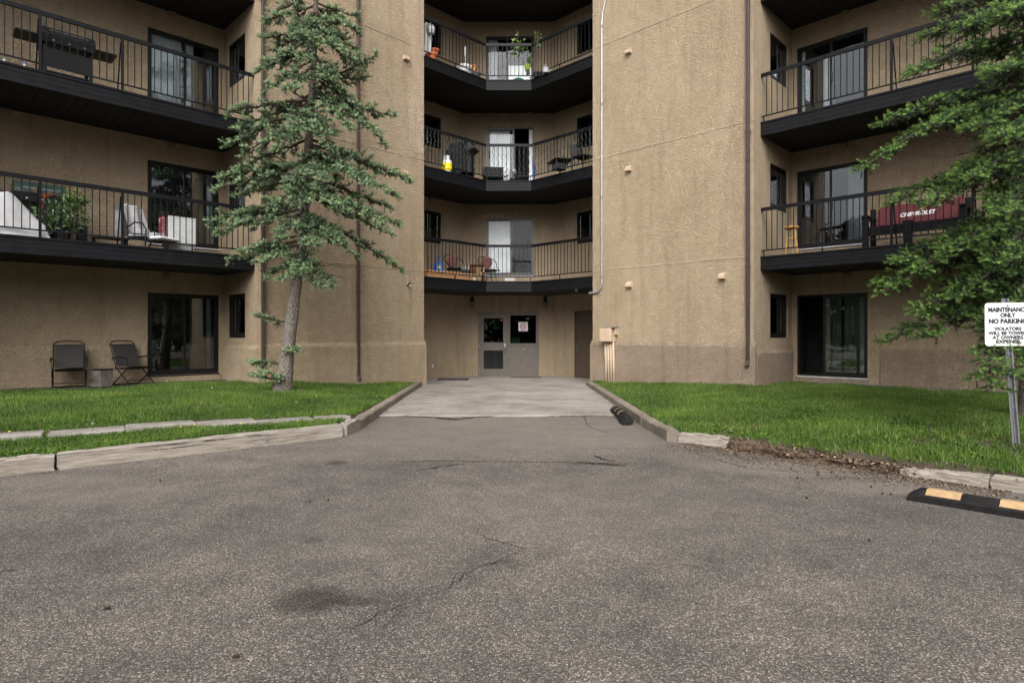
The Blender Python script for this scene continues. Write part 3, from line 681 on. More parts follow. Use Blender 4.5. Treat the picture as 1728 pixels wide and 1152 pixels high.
# ------------------------------------------------------------------ wall fixtures
def downspout(px, sd, zb, label, top=13.6, kick=True):
    fr = S[sd]['pillar']; r = (px - CX) / F; s = (r * (fr.o.y + .06 * fr.n.y) - fr.o.x - .06 * fr.n.x) / (fr.d.x - r * fr.d.y)
    p = fr.p(s, 0.062, 0); t = thing('downspout', label, 'downspout', (p.x, p.y, zb), fr.rot())
    y = -1 if sd > 0 else 1                      # local y pointing out of the wall
    m = MB()
    for k in range(3):
        z0, z1 = zb + .12 + k * 4.4, min(top, zb + .12 + (k + 1) * 4.4 - .004)
        m.rbox((0, 0, (z0 + z1) / 2 - zb), (.078, .062, z1 - z0), .008)
        m.rbox((0, 0, z0 - zb + .05), (.084, .068, .1), .006)
    m.build('pipe', 'downspout', t)
    m = MB(); R = Matrix.Rotation(.5 * y, 3, 'X'); m.rbox((0, .025 * y, .06), (.08, .064, .17), .008, R); m.build('outlet_elbow', 'downspout', t)
    for zz in (2.2, 5.2, 8.2): MB().box((0, -.01 * y, zz), (.12, .05, .03)).build('strap', 'downspout', t)
    return t
downspout(444, -1, .62, 'brown downspout at the outer corner of the wall behind the spruce')
downspout(605, -1, .28, 'brown downspout down the middle of the wall beside the spruce')
downspout(1262, 1, .72, 'brown downspout ending above the lawn on the wall with the utility box')
MB().add([], [])
# rusty splash at the foot of the corner pipe
f = S[-1]['pillar']
def lamp_lantern(x, z, label):
    t = thing('wall_lantern', label, 'lantern', (X0 + x, 20.497, z), math.pi, 'lanterns beside the entrance')
    MB().rbox((0, .012, .03), (.10, .024, .22), .006).build('back_plate', 'blackmetal', t)
    m = MB(); m.tube([(0, .02, .08), (0, .07, .16), (0, .12, .17), (0, .12, .13)], .011, 7); m.build('arm', 'blackmetal', t)
    m = MB(); m.lathe([(.02, .14), (.045, .12), (.085, .075), (.085, .06), (.0, .06)], 4, (0, .12, 0), Matrix.Rotation(math.pi / 4, 3, 'Z')); m.lathe([(.0, -.20), (.08, -.20), (.08, -.175), (0, -.175)], 4, (0, .12, 0), Matrix.Rotation(math.pi / 4, 3, 'Z'))
    for sx in (-1, 1):
        for sy in (-1, 1): m.box((sx * .052, .12 + sy * .052, -.057), (.012, .012, .24))
    m.build('cage', 'blackmetal', t)
    m = MB(); m.bbox(-.045, .045, .075, .165, -.172, -.02); m.build('pane', 'glass_clear', t)
    m = MB(); m.lathe([(.0, -.17), (.016, -.16), (.034, -.10), (.026, -.05), (0, -.03)], 10, (0, .12, 0)); m.build('bulb', 'bulb', t)
lamp_lantern(-1.22, 2.53, 'black wall lantern above the apron on the door side of the entrance')
lamp_lantern(1.20, 2.53, 'black wall lantern nearest the service door')
# no-smoking notice
t = thing('notice_sign', 'white square no smoking sign with red ring on entrance glass', 'sign', (X0 + .47, 20.5, 1.68), math.pi)
MB().bbox(-.155, .155, -.026, -.02, -.155, .155).build('plate', 'signwhite', t)
def ring(R1, R2, y, th, n=40):
    m = MB()
    for k in range(n):
        a, b = 2 * math.pi * k / n, 2 * math.pi * (k + 1) / n
        q = [(R1 * math.cos(a), R1 * math.sin(a)), (R2 * math.cos(a), R2 * math.sin(a)), (R2 * math.cos(b), R2 * math.sin(b)), (R1 * math.cos(b), R1 * math.sin(b))]
        m.prism(q, lambda u, v: Vector((u, y, v)), lambda u, v: Vector((u, y + th, v)))
    return m
rg = ring(.082, .103, -.0195, .002); rg.box((0, -.0185, 0), (.19, .002, .02), Matrix.Rotation(math.radians(-45), 3, 'Y')); rg.build('red_ring', 'red', t)
m = MB(); m.bbox(-.055, .035, -.0198, -.0190, -.012, .008); m.bbox(.04, .06, -.0198, -.0190, -.012, .008); m.build('cigarette', 'ink', t)
text_obj('NO SMOKING', .034, 'ink', t, (0, -.0185, .128), (math.pi / 2, 0, math.pi), .0006)
text_obj('THANK YOU', .030, 'ink', t, (0, -.0185, -.130), (math.pi / 2, 0, math.pi), .0004)

# small dome camera, wall light, outlet
p = at(973, 489, 17.55); t = thing('security_camera', 'small white dome camera under the lowest middle balcony', 'camera', (p.x, p.y, p.z))
m = MB(); m.lathe([(0, .085), (.05, .085), (.05, .04), (.03, .03), (0, .03)], 14); m.build('mount', 'signwhite', t)
m = MB(); m.lathe([(0, -.06), (.03, -.052), (.045, -.02), (.048, .03), (0, .03)], 14); m.build('dome', 'greyplastic', t)
fr = S[-1]['pillar']; q = fr.p(.55, 0, CZ - (480 - HY) * 16.5 / F); t = thing('wall_spotlight', 'small brown spotlight low on the wall beside the entrance bay', 'light', q, math.atan2(fr.n.y, fr.n.x) - math.pi / 2)
MB().rbox((0, .02, .02), (.09, .04, .09), .01).build('junction_box', 'tanpaint', t)
m = MB(); R = Matrix.Rotation(math.radians(-60), 3, 'X'); m.lathe([(0, -.02), (.03, -.02), (.038, .07), (.03, .072), (.0, .05)], 12, (0, .06, 0), R); m.build('lamp_head', 'downspout', t)
m = MB(); m.lathe([(0, .0), (.028, .0), (.024, .012), (0, .016)], 12, (0, .118, -.033), R); m.build('lens', 'bulb', t)
fr = S[-1]['bay']; q = fr.p(1.31, 0, .42); t = thing('hose_bib', 'small pale outlet low on the entrance side wall', 'tap', q, math.atan2(fr.n.y, fr.n.x) - math.pi / 2)
m = MB(); m.rbox((0, .008, 0), (.06, .016, .10), .004); m.build('cover_plate', 'signwhite', t); m = MB(); m.tube([(0, .01, .0), (0, .05, .0), (0, .055, -.04)], .011, 8); m.build('spout', 'steel', t)

# galvanised conduit
fr = S[1]['pillar']; s0 = .43; pts = [fr.p(.33, .03, 13.5), fr.p(.33, .03, 10.75), fr.p(.36, .03, 10.5), fr.p(.26, .03, 10.25), fr.p(.13, .03, 9.75), fr.p(.12, .03, 9.4), fr.p(.12, .03, 2.75)]
base = pts[-1]
t = thing('conduit', 'galvanised steel conduit running down beside the entrance bay', 'pipe', base)
pts = [fr.p(.50, .035, 13.5), fr.p(.50, .035, 10.7), fr.p(.47, .035, 10.45), fr.p(.36, .035, 10.05), fr.p(.335, .035, 9.75)] + [fr.p(.335, .035, z) for z in (8, 6, 4, 2.95)]
m = MB(); m.tube([p - base for p in pts], .024, 10); m.build('pipe', 'galv', t)
el = [fr.p(.335, .035, 2.96)] + [fr.p(.335 - .22 * math.sin(a), .035, 2.72 + .22 * math.cos(a) - .0) for a in [i * math.pi / 2 / 6 for i in range(0, 0)]]
el = [fr.p(.335, .035, 2.96), fr.p(.335, .035, 2.80), fr.p(.31, .035, 2.68), fr.p(.24, .035, 2.59), fr.p(.14, .035, 2.555), fr.p(-.03, .035, 2.55), fr.p(-.10, .03, 2.55)]
m = MB(); m.tube([p - base for p in el], .030, 10); m.build('elbow', 'galv', t)
for z in (2.95, 5.1, 7.6, 9.7):
    m = MB(); m.tube([fr.p(.335, .035, z - .035) - base, fr.p(.335, .035, z + .035) - base], .034, 10); m.build('coupling', 'steel', t)
# utility box with pipes
q = fr.p(.62, 0, 0); t = thing('utility_box', 'tan utility box on the wall with pipes down to the lawn', 'box', (q.x, q.y, .1), fr.rot())
MB().rbox((-.02, -.14, 1.30), (.36, .26, .36), .015).build('cover', 'tanpaint', t)
MB().rbox((.03, -.12, 1.495), (.42, .24, .03), .006).build('lid', 'steel', t)
for k in range(4): 
    m = MB(); m.tube([(-.12 + k * .082, -.10, 1.13), (-.10 + k * .082, -.10, .6), (-.085 + k * .082, -.105, -.1)], .032, 10); m.build('pipe', 'tanpaint', t, smooth=True)
MB().rbox((.20, -.06, 1.40), (.06, .12, .20), .008).build('bracket', 'tanpaint', t)

# door mats
for px, py, w, d, lb in ((765, 640, .95, .55, 'flat black door mat in front of the blank entrance wall'), (888, 636.5, 1.0, .14, 'black mat pushed against the foot of the fixed entrance panel')):
    p = on_z(px, py, .03); o = MB(); o.rbox((0, 0, .008), (w, d, .016), .004); o = o.build('door_mat', 'mat'); o.location = (p.x, min(p.y, 20.40), .03); tag(o, lb, 'mat')

# ------------------------------------------------------------------ kerbs and timbers
def beam(name, label, cat, p0, p1, w, h, z0, mt, amp=.006, seg=26, off=0.0, group=None, rot=0.0, taper=None, parent=None):
    """weathered beam from p0 to p1 (front bottom edge), grain along local x"""
    a = Vector((*p0, 0)); b = Vector((*p1, 0)); L = (b - a).length; d = (b - a).normalized()
    rnd = np.random.default_rng(abs(hash((round(p0[0], 2), round(p0[1], 2)))) % 99991 if False else int(1000 * (abs(p0[0]) + abs(p0[1]) + L)))
    bev = min(w, h) * (.08 if mt == 'timber' else .14); hw = w / 2
    prof = [(-hw, 0), (-hw, h * .3), (-hw, h * .58), (-hw, h - bev), (-hw + bev * .4, h - bev * .35), (-hw + bev, h), (0, h + .002), (hw - bev, h), (hw - bev * .4, h - bev * .35), (hw, h - bev), (hw, 0)]
    low = rnd.normal(0, amp * .8, (6, 2)); n = len(prof); vs = []
    for i in range(seg + 1):
        u = i / seg; q = u * 5; j = min(4, int(q)); fr_ = q - j; lw = low[j] * (1 - fr_) + low[j + 1] * fr_
        sc = 1 if taper is None else taper(u)
        for k, (y, z) in enumerate(prof):
            jit = rnd.normal(0, amp * .5, 3); e = 0
            if i in (0, seg): e = rnd.normal(0, amp * 1.5)
            vs.append((u * L + e + (jit[0] if 0 < i < seg else 0), y + lw[0] + jit[1], max(0, z * sc + (lw[1] + jit[2]) * (z > 0))))
    m = MB(); fs = [(i * n + k, i * n + k + 1, (i + 1) * n + k + 1, (i + 1) * n + k) for i in range(seg) for k in range(n - 1)] + [tuple(range(n)), tuple(range(seg * n, seg * n + n))]
    m.add(vs, fs); o = m.build(name, mt); o.data.shade_smooth(); o.data.set_sharp_from_angle(angle=math.radians(17))
    o.location = (a.x, a.y, z0); o.rotation_euler = (0, 0, math.atan2(d.y, d.x))
    return tag(o, label, cat, group)
# left timbers (centre line)
def offset(p, q, w): 
    d = Vector((q[0] - p[0], q[1] - p[1], 0)).normalized(); n = Vector((-d.y, d.x, 0)) * w; return (p[0] + n.x, p[1] + n.y), (q[0] + n.x, q[1] + n.y)
A_, B_ = (-4.70, 6.39), (-2.33, 8.46)
a, b = offset(A_, B_, .08); beam('kerb_timber', 'long grey weathered timber edging the strip of grass by the path', 'timber', a, b, .16, .178, -.01, 'timber', .008, 34)
d_ = (Vector(B_) - Vector(A_)).normalized(); e0 = Vector(A_) - d_ * .03; e1 = Vector(A_) - d_ * 2.43
a, b = offset(tuple(e1), tuple(e0), .085); beam('kerb_timber', 'split grey timber at the picture edge, butting the long timber', 'timber', a, b, .17, .172, -.01, 'timber', .011, 30)
beam('timber_stub', 'short grey timber block where the long timber meets the kerb', 'timber', (-2.37, 8.58), (-2.335, 9.15), .15, .165, -.01, 'timber', .007, 10)
beam('kerb', 'short stained kerb block next to the timber stub on the path side', 'kerb', (-2.335, 9.17), (-2.36, 10.15), .16, .15, -.01, 'kerb', .005, 14)
beam('kerb', 'long straight concrete kerb between the spruce lawn and the apron', 'kerb', (-2.36, 10.17), (-2.53, 17.05), .16, .155, -.01, 'kerb', .005, 40)
beam('kerb', 'long concrete kerb between the apron and the lawn with the sign', 'kerb', (2.08, 9.55), (2.12, 16.9), .16, .155, -.01, 'kerb', .006, 44)
beam('kerb', 'chipped kerb end block beside the rubber bumper and rotten timber', 'kerb', (2.12, 8.12), (2.085, 9.53), .17, .15, -.01, 'kerb', .008, 18)
rt = [(2.17, 8.10), (2.55, 7.80), (4.32, 5.62), (6.6, 2.9)]
a, b = offset((2.17, 8.06), (2.66, 7.62), .08); beam('kerb_timber', 'short grey timber piece beside the chipped kerb end', 'timber', a, b, .16, .135, -.01, 'timber', .010, 12)
rot = beam('rotten_timber', 'rotten collapsed brown timber crumbling along the lawn edge', 'timber', (2.74, 7.60), (3.98, 6.08), .17, .105, -.01, 'rotten', .022, 44, taper=lambda u: .95 - .55 * u + .12 * math.sin(17 * u))
for i in range(26):
    u = random.random() ** 1.2; L = random.uniform(.1, .38); m = MB(); hh = random.uniform(.006, .016)
    m.prism([(0, -hh), (L * .5, -hh * 1.4), (L, 0), (L * .5, hh), (0, hh * .7)], lambda x, y: Vector((x, y, -.006)), lambda x, y: Vector((x, y, .008)))
    o = m.build('splinter', 'rotten', rot); o.location = (u * 1.85, random.gauss(0, .06), .04 + .065 * (1 - u) * random.random()); o.rotation_euler = (random.gauss(0, .3), random.gauss(0, .12), random.gauss(0, .16))
a, b = offset((3.86, 6.16), (4.33, 5.62), .10); beam('kerb_timber', 'grey timber end sunk in debris behind the yellow marked stop', 'timber', a, b, .15, .125, -.015, 'timber', .010, 16, taper=lambda u: .55 + .45 * u)
a, b = offset((4.345, 5.60), (6.0, 3.70), .10); beam('kerb_timber', 'grey timber behind the far end of the yellow marked stop', 'timber', a, b, .16, .13, -.01, 'timber', .007, 26)
# rubber wheel stops
def wheel_stop(label, p0, p1, n_patch, w=.155, h=.10, tilt=0.0, rock=None, z0=0.0, pm='stopyellow'):
    a = Vector((*p0, 0)); b = Vector((*p1, 0)); L = (b - a).length; d = (b - a).normalized(); seg = 24
    t = thing('wheel_stop', label, 'wheel stop', (a.x, a.y, z0), 0, None, (tilt, 0, math.atan2(d.y, d.x)))
    prof = [(-w / 2, 0), (-w / 2, h * .50), (-w * .42, h * .64), (-w * .08, h), (w * .25, h), (w * .42, h * .64), (w / 2, h * .5), (w / 2, 0)]
    vs = []; n = len(prof)
    for i in range(seg + 1):
        u = i / seg; e = min(1, .45 + min(u, 1 - u) * L / .07)
        bz = 0 if rock is None else rock * math.sin(math.pi * u)
        for y, z in prof: vs.append((u * L, y * (1 if rock is None else 1 + .1 * math.sin(9 * u)), z * e + bz))
    m = MB(); m.add(vs, [(i * n + k, i * n + (k + 1) % n, (i + 1) * n + (k + 1) % n, (i + 1) * n + k) for i in range(seg) for k in range(n)] + [tuple(range(n)), tuple(range(seg * n, seg * n + n))])
    m.build('body', 'rubber', t)
    for x0, x1 in n_patch:
        m = MB(); rk = (lambda u: 0) if rock is None else (lambda u: rock * math.sin(math.pi * u / L))
        cs_ = [(-w * .41, h * .65), (-w * .08, h), (w * .24, h)]; cs_ = [(y, z - .002) for y, z in cs_] + [(y, z + .004) for y, z in cs_[::-1]]
        m.prism(cs_, lambda y, z: Vector((x0, y, z + rk(x0))), lambda y, z: Vector((x1, y, z + rk(x1))))
        m.build('marking', pm, t)
    for x in (.12, L / 2, L - .12):
        m = MB(); m.lathe([(0, 0), (.016, 0), (.016, .004), (0, .006)], 10, (x, 0, h - .001)); m.build('bolt_cap', 'blackmetal', t)
    return t
wheel_stop('black rubber wheel stop with tan markings lying on the asphalt', (3.42, 5.30), (4.72, 3.96), [(.13, .37), (.62, .86), (1.2, 1.44)], .20, .10)
wheel_stop('bent black rubber wheel stop leaning against the concrete kerb', (1.88, 11.25), (1.80, 9.55), [(.15, .26), (.62, .72), (1.02, 1.12)], .17, .10, math.radians(14), .03, .02, 'stopfaded')

# path slabs
pv = MB(); pv.rbox((0, 0, 0), (.80, .44, .07), .012)
pts = [(-6.75, 6.82), (-6.03, 7.28), (-5.33, 7.74), (-4.66, 8.18), (-4.0, 8.58), (-3.33, 8.98), (-2.75, 9.42)]
names = ['leftmost visible paving slab of the grass path', 'second paving slab of the grass path from the picture edge', 'third paving slab of the grass path from the picture edge', 'fourth paving slab of the grass path from the picture edge', 'fifth paving slab of the grass path from the picture edge', 'last full paving slab of the path before the kerb', 'small grey paving slab tucked against the concrete kerb']
d_ = math.atan2(.455, .69)
pme = pv.mesh('paving_slab'); fix_normals(pme); pme.materials.append(M['paver'])
for i, (x, y) in enumerate(pts):
    if i == 0: continue
    o = bpy.data.objects.new('paving_slab', pme); COL.objects.link(o); o.location = (x, y, lawn_z(x, y) - .006); o.rotation_euler = (random.gauss(0, .012), random.gauss(0, .012), d_ + random.gauss(0, .02))
    if i == 6: o.scale = (.6, .8, 1)
    tag(o, names[i], 'paving slab', 'slabs of the grass path')
# patios
def patio(sd, a0, a1, d0, d1, z, label):
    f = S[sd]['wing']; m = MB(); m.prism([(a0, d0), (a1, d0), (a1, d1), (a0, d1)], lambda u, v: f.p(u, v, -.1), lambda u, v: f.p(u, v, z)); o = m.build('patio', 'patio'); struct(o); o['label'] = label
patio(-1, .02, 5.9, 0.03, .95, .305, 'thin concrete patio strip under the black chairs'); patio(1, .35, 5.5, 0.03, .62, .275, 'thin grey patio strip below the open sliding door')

# ------------------------------------------------------------------ parking sign on a perforated post
sp = Vector((5.53, 6.77, lawn_z(5.53, 6.77))); lean = math.radians(-4.2)
t = thing('parking_sign', 'white no parking sign on a leaning perforated steel post', 'sign', sp, 0, None, (0, lean, math.radians(-4)))
m = MB(); prof = [(-.040, -.012), (-.028, -.012), (-.022, .014), (.022, .014), (.028, -.012), (.040, -.012), (.040, -.016), (.025, -.016), (.019, .010), (-.019, .010), (-.025, -.016), (-.040, -.016)]
m.prism(prof, lambda u, v: Vector((u, v, -.3)), lambda u, v: Vector((u, v, 1.62))); m.build('post', 'steel', t)
hm = MB(); hm.lathe([(0, 0), (.0065, 0), (.0065, .002), (0, .002)], 8, (0, 0, 0), Matrix.Rotation(math.pi / 2, 3, 'X')); hme = hm.mesh('post_hole'); hme.materials.append(M['ink'])
for k in range(44):
    z = .02 + k * .0254
    if z > 1.1: break
    o = bpy.data.objects.new('post_hole', hme); COL.objects.link(o); o.parent = t; o.location = (0, .0092, z)
SW, SH = .475, .472; zc = 1.335
m = MB(); r_ = .035; pl = []
for cx_, cz_, a0 in ((SW / 2 - r_, SH / 2 - r_, 0), (-SW / 2 + r_, SH / 2 - r_, 90), (-SW / 2 + r_, -SH / 2 + r_, 180), (SW / 2 - r_, -SH / 2 + r_, 270)):
    for k in range(6): aa = math.radians(a0 + 18 * k); pl.append((cx_ + r_ * math.cos(aa), cz_ + r_ * math.sin(aa)))
R_ = Matrix.Rotation(-lean * .9, 3, 'Y')
OFF = Vector((-.005, -.03, zc))
m.prism(pl, lambda u, v: OFF + R_ @ Vector((u, 0, v)), lambda u, v: OFF + R_ @ Vector((u, -.002, v))); m.build('plate', 'signwhite', t)
for body, z, size, bold, sx in (('MAINTENANCE', .158, .066, .0036, .88), ('ONLY', .098, .062, .0034, .92), ('NO PARKING', .032, .069, .0038, .95), ('VIOLATORS', -.050, .050, .0024, 1.06), ('WILL BE TOWED', -.098, .050, .0025, 1.06), ('AT OWNERS', -.145, .050, .0024, 1.10), ('EXPENSE', -.190, .050, .0027, 1.26)):
    text_obj(body, size, 'ink', t, OFF + R_ @ Vector((0, -.0032, z)), (math.pi / 2, -lean * .9, 0), bold, sx=sx)
for z in (.205, -.205): 
    m = MB(); m.lathe([(0, 0), (.012, 0), (.009, .006), (0, .006)], 8, OFF + R_ @ Vector((.0, -.002, z)), Matrix.Rotation(math.pi / 2, 3, 'X')); m.build('bolt', 'steel', t)

# ------------------------------------------------------------------ grass
def clear_of(x, y):
    for px_, py_ in pts_pave:
        dx, dy = x - px_, y - py_; u = dx * math.cos(d_pave) + dy * math.sin(d_pave); v = -dx * math.sin(d_pave) + dy * math.cos(d_pave)
        if abs(u) < .41 and abs(v) < .245: return False
    return True
pts_pave = pts[1:]; d_pave = math.atan2(.455, .69)
def grass(sd, n):
    Fp, Bp = (LF, LB) if sd < 0 else (RF, RB); tf = [0, .55, 1] if sd < 0 else [0, .55, .97, 1]
    P = []; rnd = random.Random(11 + sd)
    # rejection by cell area: sample in a box, test inside the polygon
    poly = [Fp[0], *Fp[1:], *Bp[::-1]]
    poly = list(Fp) + list(Bp[::-1])
    def inside(x, y):
        c = False; j = len(poly) - 1
        for i in range(len(poly)):
            if (poly[i][1] > y) != (poly[j][1] > y) and x < (poly[j][0] - poly[i][0]) * (y - poly[i][1]) / (poly[j][1] - poly[i][1]) + poly[i][0]: c = not c
            j = i
        return c
    fw = S[sd]['wing']; fp = S[sd]['pillar']
    while len(P) < n:
        y = rnd.uniform(3.6, 16.9); x = sd * rnd.uniform(2.0, 11.2)
        if abs(x) / y > .97: continue
        if rnd.random() > min(1, (8.5 / y) ** 1.1): continue
        if not inside(x, y): continue
        q = Vector((x, y, 0)) - fp.o; 
        if q.dot(fp.n) < .07 and q.dot(fp.d) < 4.55: continue
        q = Vector((x, y, 0)) - fw.o; dw = q.dot(fw.n); sw = q.dot(fw.d)
        if dw < (1.0 if sd < 0 else .68) + rnd.gauss(0, .05) and sw > .0: continue
        Fd = min(seg_d((x, y), Fp[i], Fp[i + 1]) for i in range(len(Fp) - 1))
        if Fd < (.12 if sd < 0 else .10): continue
        if sd < 0 and not clear_of(x, y): continue
        if sd < 0 and math.hypot(x + 4.63, y - 12.35) < .34 + rnd.gauss(0, .12): continue
        if sd > 0 and rnd.random() < .55 * math.exp(-((x - 5.2) ** 2 + (y - 7.2) ** 2) / 1.3): continue
        if sd > 0 and x > 2.6 and Fd < .30 and rnd.random() < .75: continue
        bare = math.sin(1.9 * x + 2.2 * math.sin(.9 * y)) * math.sin(1.6 * y + 1.4 * math.sin(1.1 * x) + 1)
        if bare > .72 and rnd.random() < .6: continue
        P.append((x, y, lawn_z(x, y) - .005))
    P = np.array(P); g = np.random.default_rng(5 + sd); nb = 7; N = len(P) * nb
    base = np.repeat(P, nb, axis=0) + np.c_[g.normal(0, .022, (N, 2)), np.zeros(N)]
    clump = .5 + .5 * np.sin(base[:, 0] * 2.3 + np.sin(base[:, 1] * 1.7) * 2) * np.sin(base[:, 1] * 2.9 + 1)
    h = g.uniform(.025, .085, N) * (.65 + .7 * clump); az = g.uniform(0, 2 * np.pi, N); lean_ = g.normal(.0, .62, N); az2 = g.uniform(0, 2 * np.pi, N)
    w = g.uniform(.003, .0065, N)
    side = np.c_[np.cos(az), np.sin(az), np.zeros(N)] * w[:, None]
    tip = base + np.c_[np.cos(az2) * np.sin(lean_) * h, np.sin(az2) * np.sin(lean_) * h, h * np.cos(lean_)]
    v = np.stack([base - side, base + side, tip], 1).reshape(-1, 3)
    tone = np.clip(g.normal(.42, .24, N) + .22 * (clump - .5), 0, .9); dry = g.random(N) < (.04 if sd < 0 else .055) + .22 * np.clip(np.sin(1.9 * base[:, 0] + 2.2 * np.sin(.9 * base[:, 1])) * np.sin(1.6 * base[:, 1] + 1.4 * np.sin(1.1 * base[:, 0]) + 1) - .45, 0, 1); tone[dry] = g.uniform(.9, 1, dry.sum())
    me = fast_mesh('grass', v, np.arange(N * 3).reshape(-1, 3), {'tone': np.repeat(tone, 3)}); me.materials.append(M['grass'])
    o = bpy.data.objects.new('grass', me); COL.objects.link(o)
    tag(o, 'short green grass of the lawn ' + ('around the spruce trunk and path slabs' if sd < 0 else 'behind the rotten timber and parking sign'), 'grass', None, 'stuff')
    # broad weeds in patches
    return o
grass(-1, 44000); grass(1, 44000)

def weeds(sd, n, label, area):
    g = np.random.default_rng(23 + sd); V = []; T = []; tn = []
    for i in range(n):
        x, y = area(g); 
        if sd < 0 and not clear_of(x, y): continue
        z = lawn_z(x, y)
        for k in range(g.integers(4, 8)):
            a = g.uniform(0, 6.28); L = g.uniform(.018, .048); wv = L * .26; up = g.uniform(.3, .9); d = np.array([math.cos(a), math.sin(a), 0]); s = np.array([-d[1], d[0], 0])
            b = np.array([x, y, z + .01]); mid = b + d * L * .55 + [0, 0, L * up]; tp = b + d * L + [0, 0, L * up * .8]; i0 = len(V)
            V += [b, mid - s * wv, tp, mid + s * wv]; T += [(i0, i0 + 1, i0 + 2), (i0, i0 + 2, i0 + 3)]; tn += [g.uniform(.25, .8)] * 4
    me = fast_mesh('weeds', np.array(V), np.array(T), {'tone': np.array(tn)}); me.materials.append(M['grass'])
    o = bpy.data.objects.new('weeds', me); COL.objects.link(o); tag(o, label, 'weeds', None, 'stuff')
def strip(g):
    t = g.random(); u = g.uniform(.12, .62); p = Vector((-6.2, 5.15)).lerp(Vector((-2.5, 8.45)), t); return p.x - .66 * u, p.y + .75 * u
weeds(-1, 1500, 'leafy clover and dandelion leaves between timber and path', strip)
weeds(1, 900, 'leafy weeds scattered through the lawn with the sign', lambda g: (lambda t, u: (2.3 + 2.6 * t + 1.0 * u, 8.3 - 2.4 * t + 3.2 * u + .2))(g.random(), g.random() ** 1.5))

# dandelion heads
def dandelion(px, py, lb, z=.2):
    p = on_z(px, py, z); z = lawn_z(p.x, p.y); t = thing('dandelion', lb, 'flower', (p.x, p.y, z), 0, 'dandelions in the lawns')
    h = random.uniform(.05, .1); MB().tube([(0, 0, 0), (.005, 0, h)], .003, 5).build('stem', 'leaf', t)
    m = MB(); m.lathe([(.0, h - .006), (.009, h), (.015, h + .006), (.011, h + .010), (0, h + .011)], 12); m.build('head', 'dandelion', t)
for px, py, lb in ((16, 735, 'yellow dandelion at the picture edge beside the first path slab'), (305, 724, 'yellow dandelion nearest the middle of the long timber strip'), (329, 720, 'middle yellow dandelion of three on the strip behind the timber'), (407, 718, 'yellow dandelion on the timber strip closest to the kerb'),
                   (534, 675, 'yellow dandelion in the lawn just beyond the spruce trunk'), (500, 682, 'yellow dandelion in the lawn nearer the path than the spruce'), (636, 666, 'farthest yellow dandelion of the four beside the long kerb'), (640, 673, 'second farthest yellow dandelion beside the long kerb'), (634, 680, 'second nearest yellow dandelion beside the long kerb'), (629, 686, 'nearest yellow dandelion of the four beside the long kerb'), (1567, 668, 'lone yellow dandelion in the lawn with the parking sign')): dandelion(px, py, lb)
for px, py, lb in ((155, 722, 'pale dandelion seed head beside the path slabs'), (280, 661, 'pale dandelion seed head in front of the patio door'), (357, 672, 'pale dandelion seed head between patio door and spruce')):
    p = on_z(px, py, .25); t = thing('dandelion_clock', lb, 'flower', (p.x, p.y, lawn_z(p.x, p.y)), 0, 'dandelion seed heads')
    MB().tube([(0, 0, 0), (.01, 0, .13)], .003, 5).build('stem', 'leaf', t); m = MB(); m.lathe([(0, .122), (.009, .127), (.0125, .136), (.009, .145), (0, .149)], 10, (.01, 0, 0)); m.build('head', 'greyfabric', t)

# ------------------------------------------------------------------ litter
def flakes(name, label, n, fn, smin=.008, smax=.04, seed=3):
    g = np.random.default_rng(seed); V = []; T = []; tn = []
    for i in range(n):
        x, y, z = fn(g); L = g.uniform(smin, smax); w = L * g.uniform(.15, .5); a = g.uniform(0, 6.28); c, s = math.cos(a), math.sin(a); h = L * g.uniform(.0, .25)
        i0 = len(V); d = np.array([c, s, 0]); q = np.array([-s, c, 0]); b = np.array([x, y, z + .003])
        V += [b - d * L / 2, b + q * w / 2 + [0, 0, h], b + d * L / 2 + [0, 0, h * .6], b - q * w / 2 + [0, 0, h * .3]]; T += [(i0, i0 + 1, i0 + 2), (i0, i0 + 2, i0 + 3), (i0, i0 + 3, i0 + 1)]; tn += [g.random()] * 4
    me = fast_mesh(name, np.array(V), np.array(T), {'tone': np.array(tn)}); me.materials.append(M['flake']); o = bpy.data.objects.new(name, me); COL.objects.link(o); return tag(o, label, 'debris', None, 'stuff')
def right_debris(g):
    t = g.random(); a = Vector((2.2, 7.95)).lerp(Vector((4.4, 5.45)), t); u = g.exponential(.24) - .14; return a.x - .75 * u + g.normal(0, .02), a.y - .66 * u, 0
flakes('wood_debris', 'wood chips and dead needles strewn below the rotten timber', 7500, right_debris, .008, .04)
def rot_mound(g):
    t = g.random(); a = Vector((2.75, 7.62)).lerp(Vector((4.0, 6.15)), t); return a.x + g.normal(0, .09), a.y + g.normal(0, .09), .02 + .09 * g.random() * (1 - .5 * t)
flakes('rotten_crumbs', 'reddish brown crumbs of rotten wood on the lawn edge', 900, rot_mound, .02, .09, 9)
def left_debris(g):
    t = g.random(); a = Vector((-5.9, 5.28)).lerp(Vector((-2.3, 8.40)), t ** 1.7); u = abs(g.normal(0, .06)); return a.x + .66 * u, a.y - .75 * u, 0
flakes('leaf_litter', 'dry leaf bits gathered along the foot of the weathered timbers', 500, left_debris, .008, .035, 5)
def kerb_debris(g):
    sx = -1 if g.random() < .5 else 1; y = g.uniform(8.7, 14); u = abs(g.normal(0, .06)); return (-2.24 + u if sx < 0 else 1.97 - u), y, .0 if y < 10.6 else .028
flakes('leaf_litter', 'dry leaf bits scattered along both concrete kerbs', 420, kerb_debris, .01, .04, 6)
def lawn_litter(g): 
    x, y = g.normal(5.0, .7), g.normal(7.0, .9); x = max(3.4, x); return x, y, lawn_z(x, y) + .01
flakes('needle_litter', 'dead needles and twigs on the thin grass by the signpost', 1200, lawn_litter, .015, .06, 8)
flakes('paper_scraps', 'tiny pale scraps scattered over the asphalt', 90, lambda g: (g.uniform(-4, 4), g.uniform(2.6, 9), 0), .006, .022, 12)
